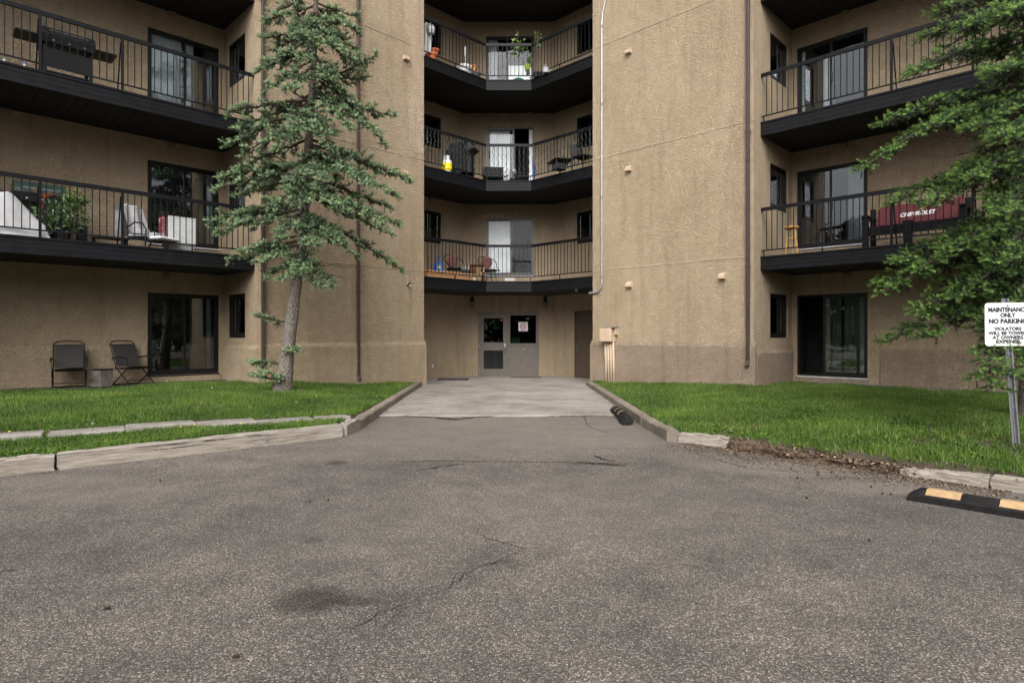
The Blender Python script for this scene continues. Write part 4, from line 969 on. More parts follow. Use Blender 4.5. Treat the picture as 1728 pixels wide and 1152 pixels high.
# cones
m = MB(); m.lathe([(0, -.028), (.010, -.024), (.0135, -.008), (.012, .01), (.007, .024), (0, .03)], 9, (0, 0, 0), Matrix.Rotation(math.pi / 2, 3, 'Y')); cme = m.mesh('spruce_cone'); fix_normals(cme); cme.materials.append(M['cone'])
cones = [(180, 1025), (398, 1106), (554, 843), (270, 810), (523, 846), (1346, 806), (1361, 839), (1382, 796), (1403, 796), (1412, 803), (1308, 783), (1277, 772), (1320, 777), (1418, 807), (1467, 910), (1568, 856), (1503, 833), (1489, 832), (1470, 820), (1544, 800), (1716, 839), (1380, 800), (1240, 765), (1290, 766), (1335, 790), (1450, 806), (1700, 850), (1610, 812)]
lone = {(180, 1025): 'dark cone alone on the asphalt between oil stain and picture edge', (398, 1106): 'dark cone alone on the asphalt below the large oil stain', (554, 843): 'dark cone on the asphalt above the small round stains', (523, 846): 'dark cone just beside the small stain in mid asphalt', (270, 810): 'dark cone on the asphalt in front of the long timber', (1467, 910): 'dark cone alone on the open asphalt below the debris', (1716, 839): 'dark cone between the yellow marked stop and the timber'}
for px, py in cones:
    p = on_z(px, py, .012); o = bpy.data.objects.new('spruce_cone', cme); COL.objects.link(o); o.location = p; o.rotation_euler = (random.uniform(0, 6), random.gauss(0, .2), random.uniform(0, 6)); s = random.uniform(.42, .65); o.scale = (s, s, s)
    tag(o, lone.get((px, py), 'small dark spruce cone among the debris below the rotten timber'), 'cone', 'cones fallen on the asphalt')

# ------------------------------------------------------------------ spruces
def nrm(a): return a / np.maximum(1e-9, np.linalg.norm(a, axis=-1, keepdims=True))
def shoot_template(n, g, w=.10, r=.30, fwd=.17):
    V = []; T = []
    for i in range(n):
        t = (i + .5) / n * .92; ph = i * 2.39996 + g.uniform(-.3, .3); c, s = math.cos(ph), math.sin(ph); rr = r * (1 - .35 * max(0, t - .7) / .3) * g.uniform(.85, 1.15)
        tx, ty = -s * w / 2, c * w / 2; i0 = len(V)
        V += [(t, tx, ty), (t, -tx, -ty), (t + fwd * (.7 + .5 * t), rr * c, rr * s)]; T.append((i0, i0 + 1, i0 + 2))
    return np.array(V), np.array(T)
def spruce(name, label, base, trunk, boughs, needle, dens, shoot_len, seed, tn=22, tone0=.0, dead=0, wfac=1.0, droop=.05, upv=.2, tr=.28, top=.8):
    g = np.random.default_rng(seed)
    t_ = thing(name, label, 'tree', base); B = np.array(base)
    m = MB(); P = [np.array(p) for p, r in trunk]; R = [r for p, r in trunk]; n = 18; vs = []; K2 = 4
    PP = []; RR = []
    for i in range(len(P) - 1):
        for k in range(K2):
            u = k / K2; PP.append(P[i] * (1 - u) + P[i + 1] * u); RR.append(R[i] * (1 - u) + R[i + 1] * u)
    PP.append(P[-1]); RR.append(R[-1])
    for p, r in zip(PP, RR):
        for k in range(n):
            a = 2 * math.pi * k / n; rr = .92 * r * (1 + .05 * math.sin(3 * a + p[2] * 4) + g.normal(0, .02)); vs.append((p[0] - B[0] + rr * math.cos(a), p[1] - B[1] + rr * math.sin(a), p[2] - B[2]))
    m.add(vs, [(i * n + k, i * n + (k + 1) % n, (i + 1) * n + (k + 1) % n, (i + 1) * n + k) for i in range(len(PP) - 1) for k in range(n)] + [tuple(range((len(PP) - 1) * n, len(PP) * n))])
    m.build('trunk', 'bark', t_, smooth=True)
    wood = MB(); SP = []; SD = []; SL_ = []; ST = []; up = np.array([0, 0, 1.0])
    def at_z(z):
        for i in range(len(PP) - 1):
            if PP[i + 1][2] >= z: u = (z - PP[i][2]) / max(1e-6, PP[i + 1][2] - PP[i][2]); return PP[i] * (1 - u) + PP[i + 1] * u
        return PP[-1]
    for bz, tip, sag, wd, df in boughs:
        p0 = at_z(bz); p2 = np.array(tip); L = np.linalg.norm(p2 - p0); p1 = (p0 + p2) / 2 + up * sag * L
        steps = max(6, int(L / .085)); ph_ = g.uniform(0, 6.28); ts = np.linspace(0, 1, steps + 1)
        C = [(1 - t) ** 2 * p0 + 2 * t * (1 - t) * p1 + t * t * p2 for t in ts]
        C = [c + g.normal(0, .008, 3) for c in C]
        wood.tube([c - B for c in C], [max(.006, .012 + .014 * L * (1 - t) ** 1.3) for t in ts], 5, cap=False)
        wd = wd * wfac * min(1, .45 + L * .3)
        for i in range(1, steps + 1):
            t = ts[i]; d = nrm(C[i] - C[i - 1])
            if t > .22: # shoots on the axis itself
                for _ in range(4):
                    dd = nrm(d + g.normal(0, .6, 3) + up * .45); SP.append(C[i]); SD.append(dd); SL_.append(shoot_len * g.uniform(.7, 1.15)); ST.append(np.clip(.22 + .5 * t * t + .22 * max(0, dd[2]) + g.normal(0, .13), 0, 1))  # tone rises towards the tip; upward shoots painted paler as if lit
            if t < .16: continue
            sid = nrm(np.cross(d, up))
            for s in (-1, 1):
                if g.random() > .66 + .42 * math.sin(t * L * 11 + ph_ + s * .8): continue
                bl = (wd * (1 - t) ** .75 * (.35 + .65 * min(1, (t - .1) * 3.2)) + .10) * g.uniform(.7, 1.2)
                bd = nrm(d * g.uniform(.55, .95) + s * sid * g.uniform(.7, 1.05) + up * g.normal(-.05, upv)); q = C[i]; ns = max(2, int(bl / (.042 / dens)))
                pth = []
                for j in range(ns + 1):
                    u = j / ns; pos = q + bd * bl * u + up * (-droop * 4 * u * (1 - u) * bl * 2 - .10 * bl * u * (1 - t) + .10 * bl * u * u)
                    pth.append(pos)
                    if u < .12: continue
                    sd2 = nrm(np.cross(bd, up)); old = (u < .45 and t < .6)
                    for s2 in (-1, 1):
                        dd = nrm(bd * g.uniform(.6, 1.1) + s2 * sd2 * g.uniform(.45, .95) + up * g.normal(.30, .34)); SP.append(pos); SD.append(dd)
                        SL_.append(shoot_len * g.uniform(.65, 1.15) * (.75 + .35 * u)); ST.append(np.clip(g.normal(.20 if old else .30 + .38 * u * u * (.5 + .5 * t), .13) + .24 * max(0, dd[2]) - .16 * max(0, -dd[2]), 0, 1))  # age tone, plus painted light: upward shoots paler, downward ones darker
                    if g.random() < top:
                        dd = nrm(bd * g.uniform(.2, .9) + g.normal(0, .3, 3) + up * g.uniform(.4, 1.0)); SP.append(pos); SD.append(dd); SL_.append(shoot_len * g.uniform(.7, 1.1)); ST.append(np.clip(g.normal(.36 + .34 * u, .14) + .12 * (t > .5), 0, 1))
                    if g.random() < .28 and u < .8:   # older sprays hanging below
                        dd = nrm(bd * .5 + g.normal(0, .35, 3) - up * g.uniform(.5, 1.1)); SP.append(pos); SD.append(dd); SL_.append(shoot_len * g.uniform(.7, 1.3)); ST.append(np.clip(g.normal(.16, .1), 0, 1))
                SP.append(pth[-1]); SD.append(nrm(bd + up * .12)); SL_.append(shoot_len * g.uniform(.95, 1.3)); ST.append(np.clip(g.normal(.80, .14), 0, 1))
                wood.tube([pth[0] - B, pth[len(pth) // 2] - B, pth[-1] - B], [.005, .0038, .0025], 3, cap=False)
        SP.append(C[-1]); SD.append(nrm(C[-1] - C[-2])); SL_.append(shoot_len * 1.3); ST.append(.95)
    wo_ = wood.build('branches', 'twig', t_, fix=False)
    if dead:
        m = MB()
        for i in range(dead):
            z = g.uniform(*dead_range); p = at_z(z); a = g.uniform(0, 6.28); L = g.uniform(.25, 1.25); d = np.array([math.cos(a), math.sin(a), g.uniform(-.25, .15)]); pp = [p + d * L * u + np.array([0, 0, -.12 * L * u * u]) + g.normal(0, .012, 3) for u in np.linspace(0, 1, 7)]
            m.tube([x - B for x in pp], [.011 * (1 - .75 * u) for u in np.linspace(0, 1, 7)], 4, cap=False)
            for k in range(int(L * 12)):
                j = g.integers(2, 7); q = pp[j]; dd = nrm(d + g.normal(0, .7, 3)); l = g.uniform(.06, .25); m.tube([q - B, q + dd * l * .5 + g.normal(0, .01, 3) - B, q + dd * l - B], [.004, .003, .0018], 3, cap=False)
        m.build('dead_twigs', 'twig', t_, fix=False)
    SP = np.array(SP); SD = np.array(SD); SL2 = np.array(SL_); ST = np.array(ST); N = len(SP)
    ref = g.normal(0, 1, (N, 3)); yv = nrm(np.cross(SD, ref)); zv = np.cross(SD, yv)
    Vs = []; Ts = []; tones = []; off = 0
    temps = [shoot_template(tn, g, r=tr) for _ in range(4)]
    for k, (TV, TT) in enumerate(temps):
        idx = np.arange(k, N, 4)
        if len(idx) == 0: continue
        v = SP[idx][:, None, :] + SL2[idx][:, None, None] * (TV[None, :, 0:1] * SD[idx][:, None, :] + TV[None, :, 1:2] * yv[idx][:, None, :] + TV[None, :, 2:3] * zv[idx][:, None, :])
        nvt = len(TV); tri = TT[None] + (np.arange(len(idx)) * nvt)[:, None, None] + off; off += len(idx) * nvt
        tipw = np.clip((TV[:, 0] - .3) * .35, -.08, .3)
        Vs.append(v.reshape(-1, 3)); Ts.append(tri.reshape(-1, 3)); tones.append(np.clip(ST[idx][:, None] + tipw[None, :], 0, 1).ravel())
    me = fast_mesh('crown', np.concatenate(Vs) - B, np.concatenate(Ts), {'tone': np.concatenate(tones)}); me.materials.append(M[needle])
    o = bpy.data.objects.new('crown', me); COL.objects.link(o); o.parent = t_; o['kind'] = 'stuff'
    print(name, 'shoots', N, 'tris', len(me.polygons)); return t_

# --- the blue-green spruce in the lawn: trunk leans, boughs are read off the photograph at their own depth
TY = 12.35
def tz(py, Y=TY): return CZ - (py - HY) * Y / F
def tp(px, py, dy=0.0): p = at(px, py, TY + dy); return (p.x, p.y, p.z)
trunk1 = [((*tp(474, 668)[:2], .18), .235), (tp(478, 648), .19), (tp(483, 615), .155), (tp(489, 560), .138), (tp(497, 500), .125), (tp(508, 430), .112), (tp(514, 350), .10), (tp(518, 280), .09), (tp(524, 200), .08), (tp(529, 110), .066), (tp(533, 0), .055), (tp(535, -120), .04), (tp(537, -260), .02)]
LB_ = [ # tip px, tip py, trunk py, depth, sag, width
    (452, 34, 10, -.3, -.02, .3), (470, 20, -15, .5, .0, .3), (450, 64, 45, .1, -.05, .34), (452, 108, 62, -.5, .0, .32), (436, 118, 85, -.2, .02, .36), (449, 152, 100, -.6, .03, .34), (462, 85, 50, .6, 0, .3),
    (388, 190, 168, -.2, .05, .42), (382, 244, 185, -.4, .07, .42), (405, 215, 175, .5, .05, .36), (410, 258, 205, -.7, .04, .34), (421, 277, 235, .2, .02, .34),
    (375, 298, 278, -.1, .05, .40), (366, 318, 290, -.6, .05, .40), (400, 330, 300, .5, .03, .36), (355, 376, 340, -.3, .06, .42), (372, 392, 352, -.6, .05, .36), (400, 372, 345, .5, .04, .34), (388, 442, 405, .0, .04, .26), (412, 425, 395, -.5, .03, .3), (451, 466, 425, -.5, .02, .30), (440, 440, 410, -.8, .02, .3),
    (598, 27, 5, .1, -.02, .32), (600, 50, 22, -.4, .0, .34), (598, 82, 35, .3, .02, .36), (634, 92, 130, -.3, -.16, .26), (620, 130, 125, .2, -.10, .28), (610, 112, 60, .5, .0, .3), (585, 88, 30, -.7, .02, .32),
    (663, 196, 165, .2, .03, .34), (648, 243, 120, .1, .10, .30), (635, 225, 150, -.5, .06, .30), (600, 175, 110, -.3, .05, .3), (590, 215, 150, -.7, .06, .34), (560, 250, 190, -.8, .05, .36),
    (686, 303, 245, -.1, .07, .40), (666, 329, 262, -.5, .06, .40), (640, 290, 235, .5, .05, .36), (620, 310, 245, -.9, .04, .38), (673, 380, 320, .1, .06, .38), (655, 350, 300, .5, .05, .34), (640, 372, 312, -.6, .05, .38), (673, 452, 362, .3, .07, .24), (655, 395, 330, -.3, .04, .34), (600, 430, 372, -.2, .04, .2), (560, 479, 425, -.5, .02, .28), (575, 405, 355, -.8, .03, .3),
    (500, 60, 20, -.9, .0, .36), (545, 75, 25, -.9, .0, .36), (515, 100, 55, -.9, .02, .36), (490, 150, 110, -.9, .03, .36), (555, 130, 90, -.8, .02, .34), (500, 215, 170, -1.0, .04, .40), (545, 225, 180, -1.0, .04, .36), (470, 250, 200, -.9, .04, .4),
    (490, 310, 265, -1.1, .04, .42), (545, 300, 255, -1.1, .04, .4), (505, 345, 300, -1.2, .04, .42), (575, 350, 300, -1.1, .04, .4), (455, 350, 310, -.9, .04, .4), (480, 395, 350, -1.1, .03, .42), (530, 410, 365, -1.1, .03, .40), (510, 455, 415, -1.0, .02, .38), (480, 470, 430, -.8, .02, .32), (535, 480, 440, -.8, .02, .3),
    (480, 190, 160, 1.0, .04, .36), (560, 170, 120, 1.0, .04, .36), (500, 330, 280, 1.0, .04, .36), (570, 300, 240, .9, .04, .36), (450, 300, 270, .9, .04, .36), (500, 60, 30, .9, .0, .3), (560, 40, 10, .8, 0, .3),
    (440, 533, 545, -.1, -.02, .10), (420, 612, 612, -.2, -.02, .10), (432, 634, 640, -.5, -.02, .16), (452, 628, 640, -.45, -.02, .16), (495, 592, 590, -.3, 0, .04)]
bo = []
for x, y, by, dy, sag, wd in LB_: bo.append((tz(by), tp(x, y, dy), sag, wd, .5 if dy < 0 else .2))
g_ = np.random.default_rng(3)
for z in np.arange(8.2, 11.6, .16):     # the top, above the picture
    a = z * 7.3; L = (12.0 - z) * .32 + .1; c = tp(534, 0); bo.append((z, (c[0] + L * math.cos(a), c[1] + L * math.sin(a), z - .05 + .1 * L), -.05, .3, .4))
dead_range = (tz(470), tz(370))
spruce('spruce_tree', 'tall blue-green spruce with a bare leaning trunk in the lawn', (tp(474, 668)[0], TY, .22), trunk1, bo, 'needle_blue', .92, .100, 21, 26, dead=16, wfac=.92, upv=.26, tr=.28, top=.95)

# --- the dark green spruce reaching in from the side, trunk beyond the picture edge
T2Y = 8.5; T2X = 7.22
trunk2 = [((T2X, T2Y, .15), .26), ((T2X, T2Y, .5), .2), ((T2X - .02, T2Y, 3), .17), ((T2X, T2Y + .03, 6), .12), ((T2X, T2Y, 9), .06), ((T2X, T2Y, 10.5), .02)]
def tq(px, py, Y): p = at(px, py, Y); return (p.x, p.y, p.z)
RB_ = [ # tip px, py, Y of tip, trunk z, sag, width
    (1540, 122, 7.6, 5.6, .05, .55), (1561, 60, 8.1, 5.9, .04, .5), (1586, 18, 8.0, 6.2, .04, .5), (1600, -40, 7.8, 6.6, .03, .5), (1620, -90, 8.3, 6.9, .03, .5), (1640, 40, 7.0, 5.9, .06, .5),
    (1494, 203, 7.7, 4.85, .06, .52), (1462, 280, 7.4, 4.6, .13, .40), (1575, 212, 7.0, 4.6, .07, .50),  (1650, 215, 6.7, 4.6, .07, .5),
    (1509, 338, 7.5, 3.85, .08, .55),  (1560, 345, 6.9, 3.7, .08, .5), (1640, 300, 6.6, 3.9, .07, .5), 
    (1515, 440, 7.6, 3.05, .08, .52), (1496, 478, 7.8, 2.9, .09, .55), (1484, 496, 7.6, 2.75, .09, .52), (1550, 455, 7.0, 2.9, .08, .5), (1610, 420, 6.8, 3.1, .07, .5), 
    (1500, 577, 7.7, 2.2, .10, .40), (1554, 524, 7.1, 2.4, .09, .50), (1570, 566, 7.3, 2.1, .09, .46), (1620, 500, 6.9, 2.5, .08, .5), (1650, 545, 7.1, 2.2, .08, .46),  
    (1658, 630, 6.45, 1.75, .10, .34), (1684, 648, 6.5, 1.65, .10, .30), (1700, 590, 7.4, 2.0, .07, .4),
    (1690, 440, 6.5, 2.9, .07, .55), (1700, 360, 6.3, 3.5, .07, .55), (1700, 230, 6.3, 4.3, .06, .55), (1690, 120, 6.4, 5.0, .05, .55), (1700, 20, 6.5, 5.7, .05, .5), (1715, 520, 6.9, 2.4, .07, .5), (1650, 100, 9.3, 5.4, .05, .5), (1660, 260, 9.3, 4.2, .05, .5), (1660, 420, 9.3, 3.2, .05, .5), (1680, 540, 9.2, 2.4, .05, .5)]
bo = [(z, tq(x, y, Y), sag, wd * 1.05, .5) for x, y, Y, z, sag, wd in RB_]
for z in np.arange(6.6, 10.3, .2):
    a = z * 7.3; L = (10.8 - z) * .42 + .1; bo.append((z, (T2X + L * math.cos(a), T2Y + L * math.sin(a), z - .1), .05, .4, .4))
for i, z in enumerate(np.arange(1.8, 6.2, .35)):
    a = -1.2 + (i * 1.1) % 2.4; L = 2.2 - z * .12; bo.append((z, (T2X + L * math.cos(a), T2Y + L * math.sin(a), z - .4), .06, .45, .4))
for i, z in enumerate(np.arange(1.9, 6.6, .21)):
    a = math.pi + math.sin(i * 2.4) * 1.3; L = 1.25 - .08 * z + .3 * math.sin(i * 5.1); bo.append((z, (T2X + L * math.cos(a), T2Y + L * math.sin(a), z - .30 * L), .06, .5, .1))
dead_range = (1.6, 5.8)
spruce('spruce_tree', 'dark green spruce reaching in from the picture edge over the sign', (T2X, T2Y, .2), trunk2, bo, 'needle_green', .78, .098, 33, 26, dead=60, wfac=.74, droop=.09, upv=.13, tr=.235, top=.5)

# ------------------------------------------------------------------ things on the balconies and by the wall
def wplace(sd, px, d, z): 
    s = wing_s(sd, px, d); p = S[sd]['wing'].p(s, d, z); return (p.x, p.y, p.z), (math.radians(-135) if sd < 0 else math.radians(135))
def cplace(px, Y, z): return ((px - CX) * Y / F, Y, z), math.pi
RX = lambda a: Matrix.Rotation(a, 3, 'X')
RY = lambda a: Matrix.Rotation(a, 3, 'Y')
RZ = lambda a: Matrix.Rotation(a, 3, 'Z')
def leafball(parent, name, n, mt, centre, rad, size, seed, extra=None):
    g = np.random.default_rng(seed); m = MB()
    for i in range(n):
        v = g.normal(0, 1, 3); v /= np.linalg.norm(v); r = g.random() ** .45; c = Vector((centre[0] + v[0] * rad[0] * r, centre[1] + v[1] * rad[1] * r, centre[2] + v[2] * rad[2] * r))
        L = size * g.uniform(.6, 1.3); d = Vector(g.normal(0, 1, 3)).normalized(); s = d.cross(Vector(g.normal(0, 1, 3))).normalized() * L * .32
        m.add([c, c + d * L * .5 + s, c + d * L, c + d * L * .5 - s], [(0, 1, 2, 3)])
    return m.build(name, mt, parent, fix=False)

def grill(label, loc, rz, lid='blackmetal', w=.72, hood=True):
    t = thing('barbecue_grill', label, 'grill', loc, rz)
    for sx in (-1, 1):
        for sy in (-1, 1): MB().rbox((sx * w * .42, sy * .2, .38), (.055, .055, .76), .006).build('leg', 'blackmetal', t)
    MB().rbox((0, 0, .16), (w * .9, .44, .03), .006).build('shelf', 'blackmetal', t)
    m = MB(); m.prism([(-.26, .74), (.26, .74), (.28, .92), (-.28, .92)], lambda u, v: Vector((-w / 2, u, v)), lambda u, v: Vector((w / 2, u, v))); m.build('firebox', 'blackmetal', t)
    m = MB(); m.prism([(-.28, .925), (.28, .925), (.26, 1.0), (.14, 1.14), (-.05, 1.19), (-.22, 1.12), (-.28, 1.0)], lambda u, v: Vector((-w / 2, u, v)), lambda u, v: Vector((w / 2, u, v))); ld = m.build('lid', lid, t)
    m = MB(); m.tube([(-w * .35, .27, 1.0), (-w * .35, .33, 1.0), (w * .35, .33, 1.0), (w * .35, .27, 1.0)], .012, 7); m.build('handle', 'steel', ld)
    MB().rbox((0, .29, .80), (w * .96, .03, .11), .006).build('control_panel', 'blackpaint', t)
    for k in range(3):
        m = MB(); m.lathe([(0, 0), (.022, 0), (.02, .025), (0, .03)], 10, (-w * .28 + k * w * .28, .305, .80), RX(-math.pi / 2)); m.build('knob', 'steel', t)
    for sx in (-1, 1):
        m = MB(); m.rbox((sx * (w / 2 + .19), 0, .885), (.36, .46, .05), .012); sh = m.build('side_shelf', 'blackmetal', t)
    MB().rbox((0, .215, .46), (w * .8, .02, .42), .005).build('front_panel', 'blackmetal', t)
    return t
loc, rz = wplace(-1, 112, 1.32, 6.2); grill('black barbecue grill with two side shelves on the upper balcony', loc, rz, w=.86).scale = (1, 1, .86)
loc, rz = wplace(-1, 66, .85, 3.17); grill('dark green lidded barbecue grill behind the potted bush', loc, rz, 'greylid', .8)
# cloth-covered lounge
loc, rz = wplace(-1, 12, 1.40, 3.17); t = thing('covered_furniture', 'garden seat under a crumpled white cover on the balcony', 'covered furniture', loc, rz)
def cov(u, v):
    x = -.60 + 1.6 * u; a = math.pi * v; q = min(1, u / .42); hh = (.26 + .50 * q * q * (3 - 2 * q)) * min(1, .12 + u / .05)
    y = -.34 * math.cos(a) * (1 + .06 * math.sin(13 * u + 3 * v)); z = hh * min(1, 1.35 * math.sin(a)) + .045 * math.sin(9 * u + 7 * v) * math.sin(a) + .02 * math.sin(24 * u - 9 * v) * math.sin(a) + .012 * math.sin(31 * u + 11 * v)
    return (x, y, max(.01, z + .012 * math.sin(23 * u) * (1 - math.sin(a))))
m = MB(); m.sheet(50, 26, cov); m.build('cover', 'whitecloth', t, smooth=True, fix=False)
for sx in (-.85, .4): 
    MB().rbox((sx, 0, .12), (.05, .5, .24), .006).build('leg', 'blackmetal', t)
# potted bush
loc, rz = wplace(-1, 104, 1.50, 3.17); t = thing('potted_bush', 'leafy green bush with reddish twigs in a black pot', 'plant', loc, rz)
m = MB(); m.lathe([(0, 0), (.13, 0), (.165, .28), (.18, .28), (.18, .33), (.155, .33), (.15, .28), (0, .27)], 20); m.build('pot', 'blackmetal', t)
g_ = np.random.default_rng(4); m = MB()
for i in range(14): a = g_.uniform(0, 6.28); r = g_.uniform(.1, .4); m.tube([(0, 0, .27), (r * .4 * math.cos(a), r * .4 * math.sin(a), .5), (r * math.cos(a), r * math.sin(a), g_.uniform(.55, .98))], [.008, .006, .003], 4)
m.build('stems', 'twig', t)
leafball(t, 'foliage', 900, 'leaf', (0, 0, .46), (.44, .34, .34), .07, 8); leafball(t, 'upper_foliage', 260, 'leaf_lemon', (-.20, 0, .78), (.24, .2, .24), .06, 9)
m = MB()
for k in range(5): m.tube([(.30, .05, .55), (.27, .05, .80), (.27 + (k - 2) * .09, .05, .88 + .02 * math.sin(k * 2))], .008, 5)
m.build('red_twigs', 'redtwig', t)
loc, rz = wplace(-1, 138, 1.30, 3.17); t = thing('plant_box', 'square black planter box beside the potted bush', 'planter', loc, rz)
m = MB(); m.rbox((0, 0, .17), (.16, .16, .34), .008); m.build('box', 'blackmetal', t); MB().rbox((0, 0, .35), (.19, .19, .025), .006).build('rim', 'blackmetal', t)
# folding chair with pale cover
loc, rz = wplace(-1, 250, 1.38, 3.17); t = thing('lounge_chair', 'pale grey padded lounge chair with curved black arms', 'chair', loc, rz + .5)
MB().rbox((0, 0, .26), (.54, .56, .09), .03).build('seat', 'greyfabric', t)
def cvr(u, v):
    P_ = [(.34, .22), (.30, .33), (-.12, .34), (-.24, .46), (-.34, .72), (-.42, .95), (-.47, .97), (-.52, .84), (-.54, .30)]; q = v * 8; j = min(7, int(q)); f_ = q - j; y = P_[j][0] * (1 - f_) + P_[j + 1][0] * f_; z = P_[j][1] * (1 - f_) + P_[j + 1][1] * f_
    w_ = .30 * (1 - .10 * math.sin(v * 3) + .05 * math.sin(9 * v)); return (-w_ + 2 * w_ * u, y + .022 * math.sin(11 * u + 6 * v), z - .05 * (2 * u - 1) ** 2 + .014 * math.sin(17 * u + 13 * v))
m = MB(); m.sheet(18, 40, cvr); m.build('backrest_cover', 'greyfabric', t, smooth=True, fix=False)
for sx in (-1, 1):
    m = MB(); m.tube([(sx * .31, .26, .02), (sx * .31, .28, .36), (sx * .31, .18, .50), (sx * .31, -.02, .52), (sx * .31, -.22, .42)], .016, 7); m.build('arm', 'blackmetal', t)
    m = MB(); m.tube([(sx * .29, -.34, .02), (sx * .29, -.20, .24), (sx * .29, .28, .22)], .014, 7); m.build('leg', 'blackmetal', t)
MB().rbox((.0, .42, .20), (.52, .34, .06), .02).build('footrest', 'whitecloth', t)
loc, rz = wplace(-1, 186, 1.52, 3.17); t = thing('low_table', 'low dark metal table end beside the lounge chair', 'table', loc, rz)
MB().rbox((0, 0, .15), (.62, .3, .04), .008).build('tabletop', 'steel', t)
for sx in (-1, 1): MB().rbox((sx * .27, 0, .065), (.03, .24, .13), .006).build('leg', 'blackmetal', t)
# cabinet draped with a red patterned cloth
loc, rz = wplace(-1, 302, 1.42, 3.17); t = thing('draped_cabinet', 'white panelled cabinet draped with a red patterned cloth', 'cabinet', loc, rz)
MB().rbox((0, 0, .43), (.56, .42, .60), .012).build('body', 'whiteplastic', t)
for k in range(4): MB().rbox((-.2 + k * .133, .213, .43), (.122, .012, .54), .004).build('panel', 'whiteplastic', t)
def drape(u, v):
    x = -.30 + .78 * u; y = -.24 + .46 * v; z = .742 + .006 * math.sin(20 * u + 9 * v)
    if x > .29: z -= (x - .29) * 2.6; x = .29 + .03 + .02 * math.sin(14 * v)
    return (x, y, max(.02, z))
m = MB(); m.sheet(30, 14, drape); m.build('cloth', 'red_pattern', t, fix=False, smooth=True)
MB().rbox((0, .0, .07), (.5, .38, .12), .01).build('base', 'greyplastic', t)
for sx in (-1, 1): MB().rbox((sx * .24, .16, .03), (.04, .04, .10), .005).build('leg', 'maroon', t)
loc, rz = wplace(-1, 414, 1.70, 3.17); t = thing('red_bowl', 'small red bowl at the corner end of the balcony', 'bowl', loc, rz); m = MB(); m.lathe([(0, 0), (.05, 0), (.085, .055), (.078, .055), (.045, .01), (0, .01)], 16); m.build('shell', 'red', t)
for px, mt, lb in ((8, 'greenglaze', 'tiny green capped jar on the upper balcony ledge'), (42, 'blue', 'tiny purple-blue capped jar on the upper balcony ledge')):
    loc, rz = wplace(-1, px, 1.79, 6.2); t = thing('jar', lb, 'jar', loc, rz); m = MB(); m.lathe([(0, 0), (.03, 0), (.03, .05), (.022, .06), (0, .06)], 12); m.build('glass_body', 'greyplastic', t); m = MB(); m.lathe([(0, .06), (.028, .06), (.028, .085), (0, .088)], 12); m.build('lid', mt, t)

# right balcony: stool and bench with banner
loc, rz = wplace(1, 1336, 1.50, 3.17); t = thing('bar_stool', 'round light wood bar stool standing on the balcony', 'stool', loc, rz + .3)
m = MB(); m.lathe([(0, .60), (.15, .60), (.16, .615), (.16, .635), (.15, .645), (0, .645)], 24); m.build('seat', 'pine', t, smooth=False)
for k in range(4):
    a = math.pi / 4 + k * math.pi / 2; m = MB(); m.tube([(.10 * math.cos(a), .10 * math.sin(a), .60), (.17 * math.cos(a), .17 * math.sin(a), 0)], [.017, .019], 9); m.build('leg', 'pine', t)
for zz, rr in ((.22, .147), (.38, .128)):
    for k in range(4):
        a, b = math.pi / 4 + k * math.pi / 2, math.pi / 4 + (k + 1) * math.pi / 2; m = MB(); m.tube([(rr * math.cos(a), rr * math.sin(a), zz + .02 * (k % 2)), (rr * math.cos(b), rr * math.sin(b), zz + .02 * (k % 2))], .010, 7); m.build('rung', 'pine', t)
loc, rz = wplace(1, 1545, 1.05, 3.17); t = thing('bench', 'black painted timber bench with a maroon tailgate backrest', 'bench', loc, rz)
BW = 1.62
for sx in (-1, 1):
    MB().rbox((sx * (BW / 2 + .02), .30, .33), (.11, .09, .66), .008).build('leg', 'blackpaint', t); MB().rbox((sx * (BW / 2 + .02), -.25, .46), (.10, .09, .92), .008).build('leg', 'blackpaint', t)
    MB().rbox((sx * (BW / 2 + .02), .02, .69), (.13, .70, .05), .008).build('armrest', 'blackpaint', t)
MB().rbox((0, .28, .36), (BW - .08, .05, .16), .008).build('front_rail', 'blackpaint', t)
for k in range(5): MB().rbox((0, -.2 + k * .11, .455), (BW - .08, .095, .03), .006).build('slat', 'blackpaint', t)
m = MB(); m.prism([(-.02, 0), (.03, 0), (.05, .06), (.05, .40), (.03, .46), (-.02, .46)], lambda u, v: Vector((-BW / 2 + .06, -.22 + u - v * .18, .50 + v)), lambda u, v: Vector((BW / 2 - .06, -.22 + u - v * .18, .50 + v))); bk = m.build('backrest', 'maroon', t)
MB().rbox((.02, -.26, .86), (.16, .03, .05), .008, RX(.18)).build('latch_plate', 'blackmetal', bk)
text_obj('CHEVROLET', .112, 'signwhite', t, (.02, -.165 - .0425, .72), (math.pi / 2 - math.atan(.18), 0, math.pi), .004, shear=.35, sx=1.0)
loc, rz = wplace(1, 1532, 1.46, 3.17); t = thing('planter_box', 'grey square planter tub in front of the bench', 'planter', loc, rz)
m = MB(); m.lathe([(0, 0), (.09, 0), (.11, .5), (.10, .5), (.09, .45), (0, .45)], 4, (0, 0, 0), RZ(math.pi / 4)); m.build('tub', 'blackpaint', t)

